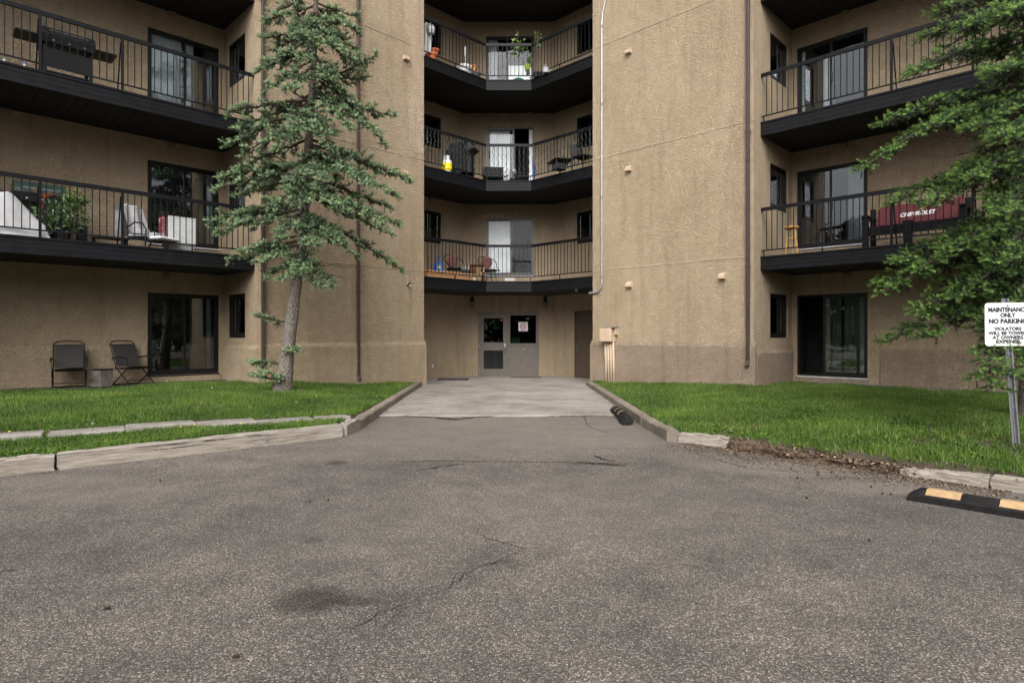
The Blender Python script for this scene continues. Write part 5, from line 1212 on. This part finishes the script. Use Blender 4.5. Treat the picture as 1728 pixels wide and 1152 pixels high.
# middle bay, top balcony
z4 = CFLOOR[3]; z3 = CFLOOR[2]; z2 = CFLOOR[1]
def pot(label, loc, r, h, mt, name='flower_pot', cat='pot', soil=True):
    t = thing(name, label, cat, loc); m = MB(); m.lathe([(0, 0), (r * .68, 0), (r * .92, h * .75), (r * 1.02, h * .76), (r * 1.04, h), (r * .92, h), (r * .88, h * .8), (0, h * .78)], 20); m.build('body', mt, t)
    if soil: m = MB(); m.lathe([(0, h * .86), (r * .9, h * .86), (0, h * .9)], 14); m.build('soil', 'soil', t)
    return t
loc, _ = cplace(728, 17.25, z4); pot('wide terracotta pot beside the white hanging cloth', loc, .17, .18, 'terracotta')
loc, _ = cplace(733, 17.35, z4 + .19); t = pot('terracotta bowl holding a grey saucer, atop the wide pot', loc, .15, .16, 'terracotta', soil=False)
loc, _ = cplace(744, 17.75, z4); pot('dark shallow planter tray on the top middle balcony', loc, .15, .10, 'blackmetal')
p, _ = cplace(719.5, 17.25, z4); t = thing('hanging_cloth', 'white cloth hanging at the edge of the top middle balcony', 'cloth', p, math.pi)
def hc(u, v): return (-.15 + .3 * u + .02 * math.sin(9 * v), .05 * math.sin(12 * u + 2 * v) + .03 * v, .05 + 1.0 * v)
m = MB(); m.sheet(20, 14, hc); m.build('sheet', 'whitecloth', t, smooth=True, fix=False)
m = MB(); m.lathe([(0, .70), (.10, .74), (.13, .86), (.09, .98), (0, 1.0)], 14, (-.12, .02, 0)); m.build('bundle', 'greyfabric', t)
loc, rz = cplace(784, 18.3, z4); t = thing('storage_tub', 'white round tub with ribbed lid on the top balcony', 'tub', loc)
m = MB(); m.lathe([(0, 0), (.20, 0), (.23, .22), (0, .22)], 24); m.build('tub_body', 'whiteplastic', t); m = MB(); m.lathe([(0, .22), (.245, .22), (.245, .26), (.2, .285), (.2, .31), (0, .32)], 24); m.build('lid', 'whiteplastic', t)
loc, rz = cplace(785.5, 18.9, z4); t = thing('plastic_scoop', 'upright grey handled paddle behind the white tub', 'tool', loc); MB().rbox((0, 0, .45), (.03, .03, .9), .005).build('handle', 'greyplastic', t); MB().rbox((0, 0, 1.03), (.07, .02, .30), .008).build('blade', 'greyplastic', t)
loc, rz = cplace(799, 18.5, z4); t = thing('trowel', 'tool with an orange D-shaped handle beside the white tub', 'tool', loc); m = MB(); m.tube([(0, 0, 0), (0, 0, .26)], .016, 8); m.build('shaft', 'blackmetal', t)
m = MB(); m.tube([(0, 0, .25), (-.03, 0, .32), (-.055, 0, .42), (.055, 0, .44), (.045, 0, .34), (0, 0, .25)], .022, 8); m.build('grip', 'orange', t)
loc, rz = cplace(803, 18.35, z4); t = thing('metal_bowl', 'dark shallow bowl beside the orange handled tool', 'bowl', loc); m = MB(); m.lathe([(0, 0), (.08, 0), (.17, .10), (.16, .11), (.07, .015), (0, .012)], 20); m.build('shell', 'steel', t)
loc, rz = cplace(875, 18.85, z4); t = thing('lemon_tree', 'small leafy tree in a green glazed bowl by the railing', 'plant', loc)
m = MB(); m.lathe([(0, 0), (.11, 0), (.17, .12), (.16, .13), (.1, .04), (0, .04)], 20); m.build('bowl', 'greenglaze', t)
m = MB(); m.tube([(0, 0, .04), (.01, 0, .5), (-.01, 0, .86)], [.012, .01, .008], 6); m.tube([(-.01, 0, .80), (-.12, 0, 1.0), (-.22, .02, 1.0)], .006, 5); m.tube([(0, 0, .82), (.1, 0, 1.05), (.16, 0, 1.25)], .006, 5); m.tube([(0, 0, .86), (.0, 0, 1.1), (-.02, 0, 1.45)], .006, 5); m.build('stem', 'twig', t)
leafball(t, 'foliage', 130, 'leaf_lemon', (0.02, 0, 1.14), (.26, .14, .26), .085, 31); leafball(t, 'lower_leaves', 24, 'leaf_lemon', (-.2, 0, .92), (.08, .06, .06), .08, 32); leafball(t, 'top_leaves', 12, 'leaf_lemon', (-.03, 0, 1.5), (.05, .05, .1), .07, 33)
loc, rz = cplace(890, 18.85, z4 + .42); t = thing('hanging_pot', 'lime green pot hanging beside the small leafy tree', 'pot', loc); m = MB(); m.lathe([(0, 0), (.07, 0), (.10, .17), (.09, .17), (.07, .03), (0, .03)], 18); m.build('pot_body', 'lime', t); m = MB(); m.tube([(-.09, 0, .16), (-.16, 0, .45), (-.18, 0, .62)], .004, 5); m.build('stem', 'twig', t); leafball(t, 'foliage', 110, 'leaf', (.05, .02, .35), (.09, .09, .30), .07, 34)
m = MB(); m.rbox((.02, 0, -.07), (.11, .11, .10), .01); m.build('bracket', 'blackmetal', t)
loc, rz = cplace(905, 18.35, z4); t = thing('wall_ivy', 'dark wiry plant trained beside the top balcony door', 'plant', loc); m = MB(); m.tube([(0, 0, 0), (0, .0, .7), (.03, 0, 1.3)], .01, 5); m.build('stem', 'twig', t); leafball(t, 'foliage', 60, 'leaf', (.05, 0, 1.12), (.13, .06, .28), .06, 41); m = MB(); m.lathe([(0, 0), (.07, 0), (.09, .14), (0, .14)], 12); m.build('pot', 'blackmetal', t)
loc, rz = cplace(921, 18.05, z4); t = thing('watering_can', 'small grey watering can on the top balcony floor', 'watering can', loc); m = MB(); m.lathe([(0, 0), (.10, 0), (.10, .13), (.06, .16), (0, .16)], 16); m.build('can', 'greyplastic', t); m = MB(); m.tube([(.09, 0, .04), (.2, 0, .14)], .014, 7); m.tube([(-.08, 0, .14), (-.02, 0, .26), (.06, 0, .15)], .010, 7); m.build('spout_and_handle', 'greyplastic', t)
loc, rz = cplace(911, 18.30, z4); t = pot('small dark pot next to the watering can', loc, .09, .12, 'blackmetal')

# middle bay, second balcony from the top: covered grill, cylinder, string lights
loc, rz = cplace(780, 18.35, z3); t = thing('covered_grill', 'grill under a black cover wound with string lights', 'grill', loc, math.pi - .5)
def cg(u, v):
    a = 2 * math.pi * u; r = 1.0; w_, d_2 = (.34, .24); z = .12 + .98 * v; fl = 1 + .12 * math.sin(5 * a) * (1 - v) + (.55 * math.exp(-((v - .70) / .10) ** 2) * abs(math.cos(a)) ** 2)
    s_ = 1 if v < .93 else .1 + .9 * (1 - (v - .93) / .07); return (w_ * fl * s_ * math.copysign(abs(math.cos(a)) ** .6, math.cos(a)), d_2 * fl * s_ * math.copysign(abs(math.sin(a)) ** .6, math.sin(a)), z + .02 * math.sin(7 * a))
m = MB(); m.sheet(48, 26, cg); m.build('cover', 'blackcloth', t, fix=False)
for sx in (-1, 1):
    for sy in (-1, 1): MB().rbox((sx * .27, sy * .17, .12), (.04, .04, .24), .005).build('leg', 'blackmetal', t)
gl_ = np.random.default_rng(6); m = MB()
for i in range(170):
    a = gl_.uniform(0, 6.28); v = gl_.uniform(.1, .98); c = Vector(cg(a / 6.283, v)) * 1.03; d = Vector(gl_.normal(0, 1, 3)).normalized() * .035; m.tube([c, c + d], .006, 4)
m.build('light_string', 'wire_green', t, fix=False)
loc, rz = cplace(754, 17.6, z3); t = thing('propane_cylinder', 'white and yellow propane cylinder beside the covered grill', 'gas cylinder', loc)
m = MB(); m.lathe([(0, .02), (.12, .03), (.15, .08), (.15, .24), (0, .24)], 22); m.build('label_band', 'yellow', t); m = MB(); m.lathe([(0, .24), (.15, .24), (.14, .30), (.09, .36), (0, .38)], 22); m.build('shoulder', 'whiteplastic', t)
m = MB(); m.lathe([(.085, .35), (.095, .35), (.095, .46), (.085, .46)], 18); m.build('collar', 'whiteplastic', t); m = MB(); m.lathe([(0, .38), (.02, .38), (.02, .44), (0, .45)], 8); m.build('valve', 'steel', t); m = MB(); m.lathe([(.11, 0), (.12, 0), (.12, .03), (.11, .03)], 18); m.build('foot_ring', 'whiteplastic', t)
def light_strings(label, zf, name='string_lights'):
    base = (X0, 18.2, zf); t = thing(name, label, 'string lights', base); B = Vector(base); g = np.random.default_rng(12); wires = MB(); bul = MB()
    for i in range(3):
        p0 = Vector((X0 + bp[i][0], bp[i][1], 0)); p1 = Vector((X0 + bp[i + 1][0], bp[i + 1][1], 0)); d = (p1 - p0).normalized(); n = Vector((d.y, -d.x, 0)); L = (p1 - p0).length; N = int(L / .13)
        for k in range(N):
            a = L * (k + .5) / N; P_ = []
            for j in range(11): q = p0 + d * (a + .022 * math.sin(j * 2.1 + k)) + n * (-.005 + .006 * math.cos(j * 2.1 + k)); P_.append(q + Vector((0, 0, zf + 1.02 - .085 * j)) - B)
            wires.tube(P_, .0075, 4, cap=False)
            for q in P_[::1]:
                o_ = q + Vector(g.normal(0, .012, 3)); dd = Vector(g.normal(0, 1, 3)).normalized() * .018; bul.tube([o_, o_ + dd], .0042, 4)
    wires.build('wire', 'wire_green', t, fix=False); bul.build('bulbs', 'greyplastic', t, fix=False)['kind'] = 'stuff'; return t
light_strings('strings of small lights wound round the balcony railing bars', z3)
loc, rz = cplace(838, 18.95, z3); t = thing('patio_sofa', 'low dark grey padded bench seat behind the lit railing', 'bench', loc, math.pi)
MB().rbox((.10, 0, .22), (.62, .40, .16), .03).build('seat', 'curtain_dark', t); MB().rbox((.10, -.2, .40), (.62, .1, .34), .03, RX(.15)).build('backrest', 'curtain_dark', t)
for sx in (-.15, .35): m = MB(); m.tube([(sx, .15, 0), (sx, .15, .2)], .016, 6); m.build('leg', 'blackmetal', t)
m = MB(); m.tube([(-.24, -.26, .56), (.42, -.26, .60), (.44, -.26, .2)], .012, 6); m.build('frame', 'blackmetal', t)
loc, rz = cplace(866, 18.85, z3); t = thing('light_bundle', 'tangle of wire and clear ornaments behind the middle railing', 'ornament', loc); g = np.random.default_rng(15); m = MB()
for i in range(26): c = Vector(g.normal(0, 1, 3)) * .13; c.z = abs(c.z) + .08; c.x *= 1.7; m.tube([c, c + Vector(g.normal(0, .07, 3)), c + Vector(g.normal(0, .11, 3))], .007, 5)
m.build('wires', 'wire_green', t, fix=False); m = MB(); m.lathe([(0, .25), (.06, .27), (.085, .34), (.06, .42), (0, .44)], 14, (.02, 0, 0)); m.build('globe', 'greyplastic', t); m = MB(); m.lathe([(0, .16), (.05, .18), (.06, .22), (.04, .27), (0, .28)], 12, (-.24, 0, 0)); m.build('small_globe', 'whiteplastic', t); m = MB(); m.lathe([(0, 0), (.1, 0), (.12, .1), (0, .1)], 12); m.build('stand', 'blackmetal', t)
loc, rz = cplace(946, 17.75, z3); t = thing('side_table', 'olive folding table with a sloping top on the lit balcony', 'table', loc, math.pi + .6)
MB().rbox((0, 0, .36), (.74, .46, .025), .006, RY(.10) @ RX(.18)).build('tabletop', 'olive', t)
for sx in (-1, 1):
    for sy in (-1, 1): m = MB(); m.tube([(sx * .28, sy * .17, .34), (sx * .32, sy * .17, 0)], .012, 6); m.build('leg', 'blackmetal', t)
MB().rbox((.1, .05, .16), (.34, .28, .18), .02).build('basket', 'blackcloth', t)
loc, rz = cplace(984, 17.15, z3); t = thing('garden_chair', 'black mesh garden chair at the pillar end of the lit balcony', 'chair', loc, math.pi + .7)
MB().rbox((0, 0, .30), (.44, .44, .04), .01).build('seat', 'blackmetal', t); m = MB(); m.tube([(-.24, -.2, .30), (-.24, -.26, .62), (0, -.28, .70), (.24, -.26, .62), (.24, -.2, .30)], .016, 7); m.build('back_frame', 'blackmetal', t); MB().rbox((0, -.24, .50), (.44, .015, .32), .005, RX(.12)).build('backrest', 'mesh_fabric', t)
for sx in (-1, 1):
    for sy in (-1, 1): m = MB(); m.tube([(sx * .2, sy * .2, .30), (sx * .22, sy * .22, 0)], .013, 6); m.build('leg', 'blackmetal', t)
loc, rz = cplace(902, 18.75, z3); t = thing('blue_umbrella', 'furled blue umbrella leaning beside the white framed door', 'umbrella', loc); m = MB(); m.tube([(0, 0, .02), (-.03, 0, .4), (-.05, 0, .78)], [.012, .04, .02], 8); m.build('canopy', 'blue', t); m = MB(); m.tube([(-.05, 0, .78), (-.055, 0, .9), (-.03, 0, .95)], .01, 6); m.build('handle', 'blackmetal', t)

# middle bay, lowest balcony
loc, rz = cplace(740, 17.75, z2); t = thing('blue_bag', 'bright blue carrier bag standing on the cardboard', 'bag', (loc[0], loc[1], loc[2] + .21), math.pi - .4)
m = MB(); m.sheet(16, 8, lambda u, v: ((.19 - .05 * v) * math.cos(2 * math.pi * u) * (1 + .08 * math.sin(6 * u)), (.10 - .06 * v) * math.sin(2 * math.pi * u), .26 * v)); m.build('bag_body', 'blue', t, fix=False)
for y in (-.03, .03): m = MB(); m.tube([(-.09, y, .24), (-.06, y, .38), (0, y, .43), (.06, y, .38), (.09, y, .24)], .008, 6); m.build('handle', 'blue', t)
MB().rbox((-.07, .095, .12), (.08, .006, .10), .002).build('label_patch', 'yellow', t)
p0 = Vector((X0 - 2.22, 17.06, 0)); p1 = Vector((X0 - .95, 18.33, 0)); c = (p0 + p1) / 2; t = thing('cardboard_box', 'long flat cardboard carton lying behind the lowest railing', 'box', (c.x - .08, c.y + .12, z2), math.radians(45))
MB().rbox((0, 0, .10), (1.82, .22, .20), .006).build('carton', 'cardboard', t); MB().rbox((.62, 0, .10), (.03, .226, .206), .002).build('tape', 'blue', t); MB().rbox((.8, -.112, .06), (.10, .004, .07), .001).build('shipping_label', 'paper', t)
def wire_chair(label, px, Y, rz):
    loc, _ = cplace(px, Y, z2); t = thing('wire_chair', label, 'chair', loc, rz, 'round back wire chairs')
    m = MB(); m.lathe([(0, .34), (.24, .34), (.26, .37), (.24, .40), (0, .41)], 24); m.build('seat', 'blackmetal', t)
    m = MB(); m.lathe([(0, 0), (.18, 0), (.2, .02), (.18, .045), (0, .05)], 24, (0, -.17, .62), RX(math.radians(75))); m.build('back_cushion', 'cushion', t, smooth=False)
    P_ = [(.30 * math.sin(a), -.12 - .22 * math.cos(a), .84 - .22 * (1 - math.cos(a)) / 2 * 1.9) for a in [(-1 + i / 10) * math.pi * .72 for i in range(21)]]; m = MB(); m.tube(P_, .014, 7); m.build('back_hoop', 'blackmetal', t)
    for sx in (-1, 1): m = MB(); m.tube([P_[0 if sx < 0 else -1], (sx * .28, .22, .34), (sx * .22, .12, .37)], .012, 7); m.build('arm', 'blackmetal', t)
    for k in range(4): a = math.pi / 4 + k * math.pi / 2; m = MB(); m.tube([(.2 * math.cos(a), .2 * math.sin(a), .36), (.25 * math.cos(a), .25 * math.sin(a), 0)], .012, 7); m.build('leg', 'blackmetal', t)
    return t
wire_chair('round back wire chair nearest the blue bag', 768, 18.55, math.pi + .55); wire_chair('round back wire chair in front of the balcony door', 825, 19.0, math.pi + .45)
loc, rz = cplace(801, 18.75, z2); t = thing('wood_stand', 'low varnished brown wood stand between the two wire chairs', 'table', loc, math.pi + .2)
MB().rbox((0, 0, .50), (.62, .34, .05), .01).build('top', 'brownwood', t); MB().rbox((.14, -.02, .36), (.30, .30, .22), .01).build('drawer_box', 'brownwood', t)
for sx in (-1, 1):
    for sy in (-1, 1): MB().rbox((sx * .27, sy * .13, .24), (.045, .045, .48), .006).build('leg', 'brownwood', t)
m = MB(); m.tube([(-.27, .15, .44), (-.24, .16, .30), (-.15, .16, .25), (-.05, .16, .30), (-.02, .15, .44)], .018, 7); m.build('front_arch', 'pine', t)
loc, rz = cplace(786, 18.35, z2 + .0); t = thing('bottle_crate', 'small dark crate of glass bottles beside the wood stand', 'crate', loc, math.pi)
MB().rbox((0, 0, .17), (.30, .2, .30), .01).build('crate', 'blackmetal', t)
for k in range(3): m = MB(); m.lathe([(0, .32), (.035, .32), (.035, .42), (.014, .46), (.014, .5), (0, .5)], 10, (-.09 + k * .09, 0, 0)); m.build('bottle', 'greyplastic', t)
loc, rz = cplace(860, 18.75, z2); t = thing('snack_box', 'small printed box of packets below the balcony door sill', 'box', loc, math.pi); MB().rbox((0, 0, .07), (.30, .16, .10), .006).build('tray', 'whiteplastic', t); MB().rbox((-.03, .04, .135), (.2, .1, .05), .01, RX(.2)).build('packet', 'stopyellow', t); MB().rbox((.02, .0, .16), (.24, .06, .02), .006, RZ(.2)).build('lid', 'red', t)
# patio chairs and tin by the wall
def patio_chair(label, px, rzo):
    loc, rz = wplace(-1, px, .62, .305); t = thing('patio_chair', label, 'chair', loc, rz + rzo, 'folding chairs by the patio wall')
    m = MB(); m.sheet(8, 8, lambda u, v: (-.24 + .48 * u, .22 - .46 * v, .42 - .05 * math.sin(math.pi * v) - .03 * v)); s_ = m.build('seat', 'mesh_fabric', t, fix=False)
    m = MB(); m.sheet(8, 8, lambda u, v: (-.24 + .48 * u, -.24 - .20 * v + .02 * math.sin(math.pi * v), .42 + .46 * v)); m.build('backrest', 'mesh_fabric', t, fix=False)
    m = MB(); m.tube([(-.26, -.22, .38), (-.26, -.45, .90), (-.20, -.475, .955), (0, -.48, .97), (.20, -.475, .955), (.26, -.45, .90), (.26, -.22, .38)], .014, 8); m.tube([(-.25, -.44, .88), (.25, -.44, .88)], .010, 7); m.build('back_frame', 'blackmetal', t)
    for sx in (-1, 1):
        m = MB(); m.tube([(sx * .27, .24, .41), (sx * .27, -.26, .37)], .013, 7); m.build('seat_rail', 'blackmetal', t)
        m = MB(); m.tube([(sx * .28, -.33, .60), (sx * .30, -.05, .63), (sx * .30, .24, .60)], .017, 7); m.build('armrest', 'blackmetal', t)
        m = MB(); m.tube([(sx * .30, .22, .60), (sx * .28, .24, .40), (sx * .28, -.36, 0)], .013, 7); m.build('leg', 'blackmetal', t)
        m = MB(); m.tube([(sx * .265, -.24, .42), (sx * .265, .34, 0)], .013, 7); m.build('leg', 'blackmetal', t)
    for y in (.33, -.35): m = MB(); m.tube([(-.28, y, .015 if y > 0 else .03), (.28, y, .015 if y > 0 else .03)], .012, 7); m.build('stretcher', 'blackmetal', t)
    m = MB(); m.tube([(-.27, .14, .13), (.27, .14, .13)], .010, 7); m.build('stretcher', 'blackmetal', t)
patio_chair('black mesh folding chair farther from the sliding door', 117, -.15); patio_chair('black mesh folding chair nearest the patio sliding door', 227, .30)
loc, rz = wplace(-1, 172, .55, .305); t = thing('metal_bin', 'square grey metal bin between the two folding chairs', 'bin', loc, rz + .5)
m = MB(); m.prism([(-.14, -.14), (.14, -.14), (.14, .14), (-.14, .14)], lambda u, v: Vector((u * .94, v * .94, 0)), lambda u, v: Vector((u, v, .36))); m.build('bin_body', 'tin', t); MB().rbox((0, 0, .37), (.30, .30, .025), .006).build('rim', 'blackmetal', t)
m = MB(); m.rbox((0, .16, .01), (.5, .4, .02), .004); m.build('tray', 'blackmetal', t)

# ------------------------------------------------------------------ the wood across the lot, seen mirrored in the windows
g = np.random.default_rng(77); V = []; T = []; tn = []
cs = []
for i in range(46):
    a = math.radians(-172 + 164 * (i + g.uniform(-.3, .3)) / 45); r = g.uniform(27, 36); cs.append((r * math.cos(a) * 1.25, 3 + r * math.sin(a), g.uniform(6, 12), g.uniform(2.0, 3.2)))
for cx, cy, h, w in cs:
    n = 700; z = g.random(n) ** .8 * h; rad = w * (1.05 - z / h) ** .7 * np.sqrt(g.random(n)); a = g.uniform(0, 6.28, n); c = np.c_[cx + rad * np.cos(a), cy + rad * np.sin(a), z + .3]
    for s_ in range(2):
        d1 = g.normal(0, .38, (n, 3)); d2 = g.normal(0, .38, (n, 3)); i0 = len(V) * 1; base_i = sum(len(x) for x in V); V.append(np.concatenate([c, c + d1, c + d2])); T.append(np.c_[np.arange(n), np.arange(n) + n, np.arange(n) + 2 * n] + base_i); tn.append(g.uniform(.1, .5, 3 * n))
me = fast_mesh('far_wood', np.concatenate(V), np.concatenate(T), {'tone': np.concatenate(tn)}); me.materials.append(M['needle_green'])
o = bpy.data.objects.new('far_wood', me); COL.objects.link(o); tag(o, 'dark wood across the lot, mirrored in the window panes', 'wood', None, 'stuff')

# bird droppings and flakes of paint along two balcony edges
g = np.random.default_rng(91); m = MB()
for z, n in ((3.17, 90), (6.2, 120)):
    f = S[-1]['wing']
    for i in range(n):
        a = g.uniform(.05, 4.6); d = BF + g.uniform(-.10, .027); L = g.uniform(.008, .05); w = L * g.uniform(.2, .6); p = f.p(a, d, z + .003); q = f.d * L; r = f.n * w
        m.add([p, p + q, p + q * .8 + r + Vector((0, 0, .004)), p + r + Vector((0, 0, .002))], [(0, 1, 2, 3)])
tag(m.build('white_flecks', 'paper', None, fix=False), 'white flecks of droppings along the railed balcony edges', 'debris', None, 'stuff')
